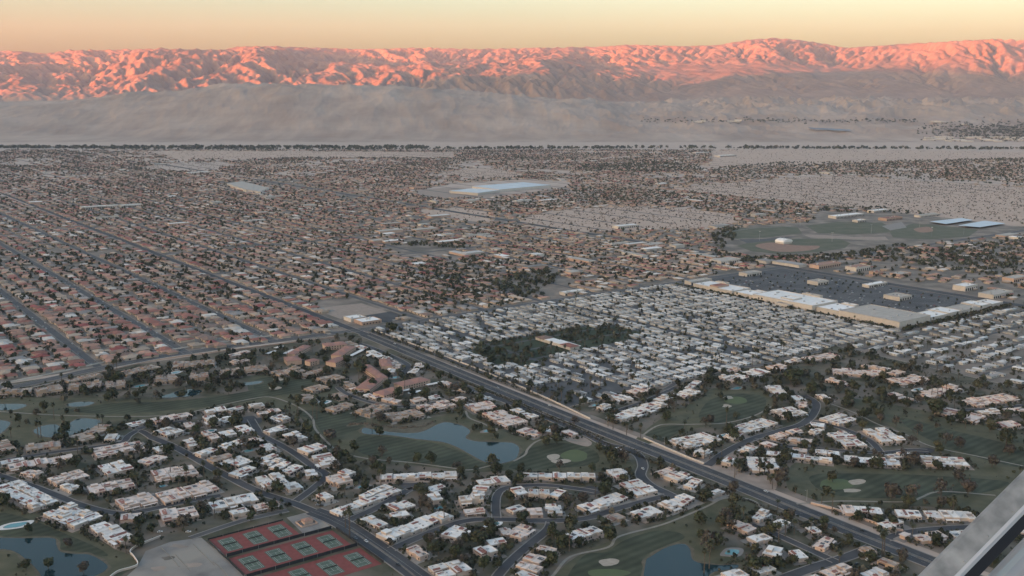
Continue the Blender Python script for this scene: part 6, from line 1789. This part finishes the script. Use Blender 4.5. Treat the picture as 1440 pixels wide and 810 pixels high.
# clubhouse of the mobile home park
N_, e1, e2 = rect_from((748,475,802,489,820,484), 5)
c = N_+e1/2+e2/2; ln = np.linalg.norm(e1); ang = math.atan2(e1[1], e1[0])
root = empty("clubhouse", (c[0], c[1], 0.2), ANG_A+math.pi/2)
MB().box(-ln/2, ln/2, -9, 9, 0, 4.2).build("wall", m_bwall, root)
hip_mesh(ln*.30, 17, 4.2, 2.6, .8).build("roof", ROOFM['rust'], root, loc=(-ln*.35, 0, 0)); hip_mesh(ln*.26, 20, 4.25, 3.2, .8).build("roof", ROOFM['brown'], root, loc=(ln*.37, 0, 0.03)); MB().box(-ln*.19, ln*.235, -8.8, 8.8, 4.2, 4.5).build("flat_roof", m_wroof, root)
MB().box(-ln/2+2, ln*.1, -13.5, -9.1, 3.0, 3.4, True).build("porch_roof", m_wroof, root)
tag(root, "red roofed clubhouse on the green of the mobile home park", "clubhouse")

# ------------------------------------------------------------------ walls
def wall_line(px, h, mat, label, t=0.35):
    p = catmull(gpts(px), False, 6); o = p[0]
    root = empty("boundary_wall", (o[0], o[1], 0.2))
    for i in range(0, len(p)-1, 3):
        j = min(i+3, len(p)-1); me, _ = ribbon_mesh("wall_panel", p[i:j+1]-o, t, h, h); obj("wall_panel", me, mat, root)
    me, _ = ribbon_mesh("coping", p-o, t+.2, h+.12, .12); obj("coping", me, WAYS['white'][1], root)
    tag(root, label, "wall")
wall_line([(150,818),(165,806),(185,800),(194,795),(188,784),(183,778),(190,771),(208,763),(226,756)], 1.8, WAYS['white'][0], "curving cream garden wall between the lower left lawn and gravel lot")
wall_line([(1140,709),(1175,718),(1210,730),(1245,742),(1270,748)], 2.0, WAYS['pink'][0], "pink stucco wall along the right side of the boulevard")
wall_line([(527,465),(600,492),(680,523),(760,557),(830,590)], 1.8, m_bwall, "long beige block wall along the park side of the boulevard")
wall_line([(905,617),(960,641),(990,653)], 1.6, m_bwall, "beige wall between the boulevard and the right hand golf path")
wall_line([(0,541),(60,529),(130,514),(215,497),(300,484),(420,468),(475,461)], 1.8, m_bwall, "long block wall on the far side of the cross road")
wall_line([(20,553),(130,527),(215,508),(300,496),(420,481),(475,474)], 1.8, m_pwall, "long pinkish wall on the near side of the cross road")
# gatehouse
c = P(1272, 757)[:2]; root = empty("gatehouse", (c[0], c[1], 0.3), ANG_A)
MB().box(-3.5, 3.5, -2.5, 2.5, 0, 3.2).build("wall", WAYS['pink'][0], root); MB().box(-4.2, 4.2, -3.2, 3.2, 3.2, 3.6, True).build("roof", WAYS['pink'][1], root)
MB().box(-9, 9, -5, 5, -.2, .12).build("island", m_conc, root); MB().box(4.4, 8.5, -.3, .3, 0, 2.2).build("garden_wall", WAYS['pink'][0], root)
tag(root, "small pink gatehouse at the right boulevard entrance", "gatehouse")

# ------------------------------------------------------------------ cars
CARC = {'white': (.55,.55,.55), 'silver': (.32,.32,.33), 'black': (.02,.02,.022), 'red': (.22,.03,.03), 'blue': (.04,.07,.16), 'grey': (.11,.11,.12)}
CARM = {}
for k, v in CARC.items():
    m = noise_mat(k + "_car_paint", tuple(q*.92 for q in v), v, scale=0.6, rough=0.35, spec=0.5); CARM[k] = m
m_tyre = noise_mat("tyre_rubber", (.015,.015,.015), (.025,.025,.025), scale=3)
def car_meshes():
    b = MB(); w = .9
    prof = [(-2.2,.35),(-2.25,.75),(-1.9,.92),(-1.0,.98),(1.35,.98),(2.15,.85),(2.25,.5),(2.2,.35)]
    n = len(prof); b.v = [(x, -w, z) for x, z in prof]+[(x, w, z) for x, z in prof]
    b.f = [(i, (i+1) % n, n+(i+1) % n, n+i) for i in range(n)]+[tuple(range(n))[::-1], tuple(range(n, 2*n))]
    cab = MB().add([(-1.7,-.82,.95),(1.0,-.82,.95),(1.0,.82,.95),(-1.7,.82,.95),(-1.15,-.68,1.42),(.35,-.68,1.42),(.35,.68,1.42),(-1.15,.68,1.42)], [(0,1,5,4),(1,2,6,5),(2,3,7,6),(3,0,4,7)])
    rf = MB().box(-1.2, .4, -.7, .7, 1.40, 1.46)
    wh = MB()
    a = [(.32*math.cos(t), -.1, .32*math.sin(t)) for t in np.linspace(0, 2*math.pi, 10, endpoint=False)]; c2 = [(x, .1, z) for x, _, z in a]
    wh.add(a+c2, [(i, (i+1) % 10, 10+(i+1) % 10, 10+i) for i in range(10)]+[tuple(range(10))[::-1], tuple(range(10, 20))])
    return b.mesh('body'), cab.mesh('windows'), rf.mesh('car_roof'), wh.mesh('wheel')
cb_, cc_, cr_, cw_ = car_meshes(); cc_.materials.append(m_glass); cw_.materials.append(m_tyre)
CB = {}
for k in CARC:
    q = cb_.copy(); q.materials.append(CARM[k]); r_ = cr_.copy(); r_.materials.append(CARM[k]); CB[k] = (q, r_)
carlab = {}
def car(p, ang, col, where, wheels=True, z=0.3):
    root = empty("car", (p[0], p[1], z), ang)
    obj("body", CB[col][0], None, root); obj("windows", cc_, None, root); obj("car_roof", CB[col][1], None, root)
    if wheels:
        for x in (-1.35, 1.35):
            for y in (-.85, .85): obj("wheel", cw_, None, root, loc=(x, y, .32))
    carlab.setdefault((col, where), []).append((px_arr(p[0], p[1])[0], root))
CW = [.36,.24,.16,.06,.06,.12]; CN = list(CARC)
for x_, y_, col, dr in [(1077,692,'white',1),(773,571,'white',1),(1163,737,'black',-1),(1213,747,'black',1),(640,516,'white',1),(648,519,'silver',1),(555,484,'white',-1),(560,490,'grey',-1),(905,625,'grey',1),(700,546,'silver',-1),(410,432,'white',1),(330,402,'silver',-1),(1265,775,'grey',-1)]:
    p = P(x_, y_)[:2]; car(p, math.atan2(D1[1], D1[0])+(math.pi if dr < 0 else 0), col, "driving on the boulevard", z=.31)
for x_, y_, col, an, wh in [(265,749,'white',.1,"by the gravel lot corner"),(904,660,'white',ANG_A+1.2,"on the curved entry lane"),(700,788,'white',ANG_A+.3,"on the driveway in the lower middle"),(696,784,'silver',ANG_A+.3,"on the driveway in the lower middle"),(1220,788,'white',ANG_A,"at the lower right lane junction"),(1205,794,'black',ANG_A,"at the lower right lane junction"),(452,712,'black',.2,"beside the avenue above the tennis courts"),(447,711,'silver',.2,"beside the avenue above the tennis courts"),(462,660,'white',.3,"at the end of the left estate lane"),(613,676,'silver',0.,"by the turning circle"),(600,676,'black',0.,"by the turning circle"),(107,627,'white',.2,"on the lane by the left golf pond"),(225,749,'white',.3,"behind the lower left villas"),(800,728,'white',.4,"on the central lane"),(338,608,'white',.2,"among the upper left estate villas"),(344,608,'silver',.2,"among the upper left estate villas"),(500,758,'grey',-.9,"on the avenue by the tennis courts"),(515,762,'white',-.9,"on the avenue by the tennis courts"),(560,795,'black',-.9,"on the avenue by the tennis courts")]:
    car(P(x_, y_)[:2], an, col, wh)
for i in range(120):
    s_ = [-390, -265, -132][int(GT.integers(3))]; b = GT.uniform(25, 900); sd = 1 if GT.random() < .5 else -1
    p = AB(s_+sd*4.2, b); x_, y_ = px_arr(p[0], p[1])
    if not (-5 < x_ < 1445): continue
    car(p, math.atan2(D1[1], D1[0]), CN[GT.choice(6, p=CW)], "parked along the %s" % {-132: 'inner street', -265: 'middle street', -390: 'outer street'}[s_], wheels=False)
for a in np.arange(800, 1030, 16.0):
    for b in np.arange(-455, -40, 3.0):
        pz = .16 + (.62 if (b < -300) else .30)*max(0.0, min(1.0, .5+1.6*perlin(np.array([a/45]), np.array([b/45]), 3)[0]))
        if sum(len(v) for v in carlab.values()) < 298 and GT.random() < pz*.22 and not occ_at(AB(a, b), 3) & 2: car(AB(a+GT.choice([-2.6, 2.6]), b), ANG_A, CN[GT.choice(6, p=CW)], "in the big car park", wheels=False, z=.16)
for (col, where), lst in carlab.items():
    lst.sort(key=lambda q: q[0])
    for i, (x_, root) in enumerate(lst):
        tag(root, "%s car %s" % (col, where) + (", %s %s one from the left" % (ordinal(i+1), col) if len(lst) > 1 else ""), "car", "cars")
print("cars", sum(len(v) for v in carlab.values()))
# painted bays of the car park
b = MB()
for a in np.arange(800, 1030, 16.0):
    for sgn in (-1, 1):
        for bb in np.arange(-450, -45, 5.6):
            q = [AB(a, bb), AB(a+sgn*5, bb), AB(a+sgn*5, bb+.25), AB(a, bb+.25)]
            b.add([(*v, .19) for v in q], [(0, 1, 2, 3) if sgn < 0 else (3, 2, 1, 0)])
tag(b.build("parking_bay_lines", m_paint), kind='stuff')

# ------------------------------------------------------------------ lamp posts and power poles
def lamp(p, h, label):
    root = empty("street_lamp", (p[0], p[1], .2), ANG_A)
    bb = MB(); limb(bb, (0, 0, 0), (0, 0, h), .16, .09, 6); bb.build("pole", m_metal, root)
    bb = MB(); limb(bb, (0, 0, h-.1), (-2.4, 0, h+.2), .07, .05, 5); bb.build("arm", m_metal, root)
    MB().box(-3.1, -2.3, -.2, .2, h+.08, h+.26, True).build("lamp_head", m_metal, root)
    tag(root, label, "street lamp", "street lamps along the boulevard")
for i, bb_ in enumerate(np.arange(-960, 420, 92.0)): lamp(AB(7.5 if bb_ < 0 else 15, bb_), 10.5, "slender street lamp on the far kerb of the boulevard, %s from the near end" % ordinal(i+1))
for i, (x_, y_) in enumerate([(1102,347),(1068,338),(1170,340),(1225,328),(1310,332),(1355,330),(1293,320),(1125,318)]):
    p = P(x_, y_)[:2]; root = empty("floodlight_mast", (p[0], p[1], .2))
    bb = MB(); limb(bb, (0, 0, 0), (0, 0, 24), .3, .16, 6); bb.build("mast", m_metal, root); MB().box(-2.2, 2.2, -.3, .3, 22.6, 24.2, True).build("lamp_bank", m_metal, root)
    tag(root, "tall floodlight mast at the school fields, %s from the left" % ordinal([1068,1102,1125,1170,1225,1293,1310,1355].index(x_)+1), "floodlight", "floodlights at the school fields")

# ------------------------------------------------------------------ far side of the valley
def terr(x, y):
    az = math.atan2(x, y); i = np.searchsorted(dist, y)-1; j = int((az-azs[0])/(azs[1]-azs[0]))
    if i < 0: return 0.0
    return max(0.0, float(H[min(i, NR-2):min(i, NR-2)+2, max(0, min(j, NC-2)):max(0, min(j, NC-2))+2].max()))
def hit(x, y):
    """first point of the terrain under a pixel"""
    u = -(y-405.0)/FPX; d = np.array([(x-720.0)/FPX, CP+u*SP, -SP+u*CP])
    for t in np.arange(6500, 20000, 25):
        q = d*t
        if q[2]+CAM_H <= terr(q[0], q[1]): return q[0], q[1], terr(q[0], q[1])
    return P(x, y)
FR = random.Random(4)
ft = []
n_s = 0
for k in range(34):
    x_ = FR.uniform(1300, 1442); y_ = FR.uniform(193.5, 199.5)
    if k > 26: x_, y_ = FR.choice([(985,172),(1035,172),(1140,181),(880,171),(905,172),(1320,172),(1355,175)]); x_ += FR.uniform(-5, 5)
    q = hit(x_, y_)
    root = empty("far_shed", (q[0], q[1], q[2]), FR.uniform(-.2, .2)); L_, W_, h_ = FR.uniform(50, 130), FR.uniform(25, 50), FR.uniform(6, 11)
    MB().box(-L_/2, L_/2, -W_/2, W_/2, -4, h_).build("wall", m_bwall, root); MB().box(-L_/2-.6, L_/2+.6, -W_/2-.6, W_/2+.6, h_, h_+.6).build("roof", m_wroof, root)
    ft.append((x_, root))
for i, (x_, root) in enumerate(sorted(ft, key=lambda q: q[0])):
    tag(root, "small white shed on the far side of the valley, %s from the left" % ordinal(i+1), "shed", "white sheds on the far side of the valley")
q = []
for k in range(1500):
    x_, y_ = FR.uniform(1290, 1445), FR.gauss(186, 7)
    if 164 < y_ < 200 and FR.random() < (x_-1270)/180: q.append(hit(x_, y_))
for k in range(260):
    x_, y_ = FR.uniform(900, 1290), FR.gauss(171, 1.4); q.append(hit(x_, y_))
q = np.array(q); rr = GT.uniform(6, 15, len(q))
many_trees("far_valley_trees", q[:, :2], rr, rr*1.1, 9, tints(len(q)), z0=q[:, 2], seed=21)
g_ = [hit(x_, y_) for x_, y_ in ((1136,182),(1196,183.5),(1194,184.8),(1140,184.4))]
b = MB(); b.v = [(float(v[0]), float(v[1]), float(v[2])+4) for v in g_]; b.f = [(3, 2, 1, 0)]
me = b.mesh("solar_field"); 
if me.polygons[0].normal.z < 0: me.flip_normals()
tag(obj("solar_field", me, m_solar), kind='structure')

# ------------------------------------------------------------------ the aircraft's own strut, close outside the window
def ray(x, y, depth):
    u = -(y-405.0)/FPX
    return np.array([0, 0, CAM_H]) + depth*np.array([(x-720.0)/FPX, CP+u*SP, -SP+u*CP])
m_alu = noise_mat("weathered_aluminium", (0.13, 0.135, 0.14), (0.31, 0.315, 0.32), scale=38.0, detail=9, rough=0.55, contrast=0.5, spec=0.5)
m_edge = noise_mat("pale_strut_edge", (0.42, 0.43, 0.47), (0.5, 0.51, 0.55), scale=6.0, rough=0.5)
m_shade = noise_mat("dark_strut_shade", (0.012, 0.013, 0.018), (0.02, 0.021, 0.028), scale=9.0, rough=0.6)  # shade of the strut's turned-away side, put into the colour
m_fair = noise_mat("grey_fairing_paint", (0.26, 0.27, 0.30), (0.32, 0.33, 0.36), scale=2.0, rough=0.28, spec=0.5)
A_, B_ = ray(1227, 873, 1.42), ray(1560, 541, 1.66)
t_ = B_-A_; ln = np.linalg.norm(t_); t_ /= ln
view = ray(1380, 740, 1.0)-np.array([0, 0, CAM_H]); view /= np.linalg.norm(view)
w_ = np.cross(t_, view); w_ /= np.linalg.norm(w_)
if w_ @ (ray(1440, 810, 1)-ray(1340, 710, 1)) < 0: w_ = -w_
n_ = np.cross(w_, t_); n_ = n_ if n_ @ view < 0 else -n_
def extrude(name, prof, mat, parent, closed=True):
    b = MB(); k = len(prof); ctr = A_
    for e in (0.0, ln): b.v += [tuple(t_*e + w_*p + n_*q) for p, q in prof]
    b.f = [(i, (i+1) % k, k+(i+1) % k, k+i) for i in range(k)] + [tuple(range(k))[::-1], tuple(range(k, 2*k))]
    me = b.mesh(name)
    return obj(name, me, mat, parent)
root = empty("aircraft_strut", tuple(A_))
extrude("strut", [(0, -.008), (.001, -.003), (.005, 0), (.0335, .003), (.0335, -.02), (.005, -.02)], m_alu, root)
extrude("bevelled_edge", [(.0336, .003), (.038, .0025), (.0425, -.003), (.0425, -.02), (.0336, -.02)], m_edge, root)
extrude("shaded_side", [(.0426, -.004), (.0565, -.010), (.057, -.02), (.0426, -.02)], m_shade, root)  # dark strip that stands in for the strut's shaded underside
c0 = (.172, -.09); rad = .105
extrude("fairing", [(c0[0]+rad*math.cos(a), c0[1]+rad*math.sin(a)) for a in np.linspace(0, 2*math.pi, 36, endpoint=False)], m_fair, root)
for k in range(9):
    e = ln*(.08+.1*k)
    b = MB(); b.v = [tuple(t_*e + w_*(.029) + n_*.0027 + 0.0015*(math.cos(a)*t_+math.sin(a)*w_)) for a in np.linspace(0, 6.283, 8, endpoint=False)] + [tuple(t_*e+w_*.029+n_*.0041)]
    b.f = [(i, (i+1) % 8, 8) for i in range(8)]; b.build("rivet", m_alu, root)
tag(root, "grey metal aircraft strut crossing the lower right corner", "aircraft strut")

print("triangles", sum(len(p.vertices)-2 for m in bpy.data.meshes if m.users for p in m.polygons) if False else sum(len(m.loops)-2*len(m.polygons) for m in bpy.data.meshes if m.users))
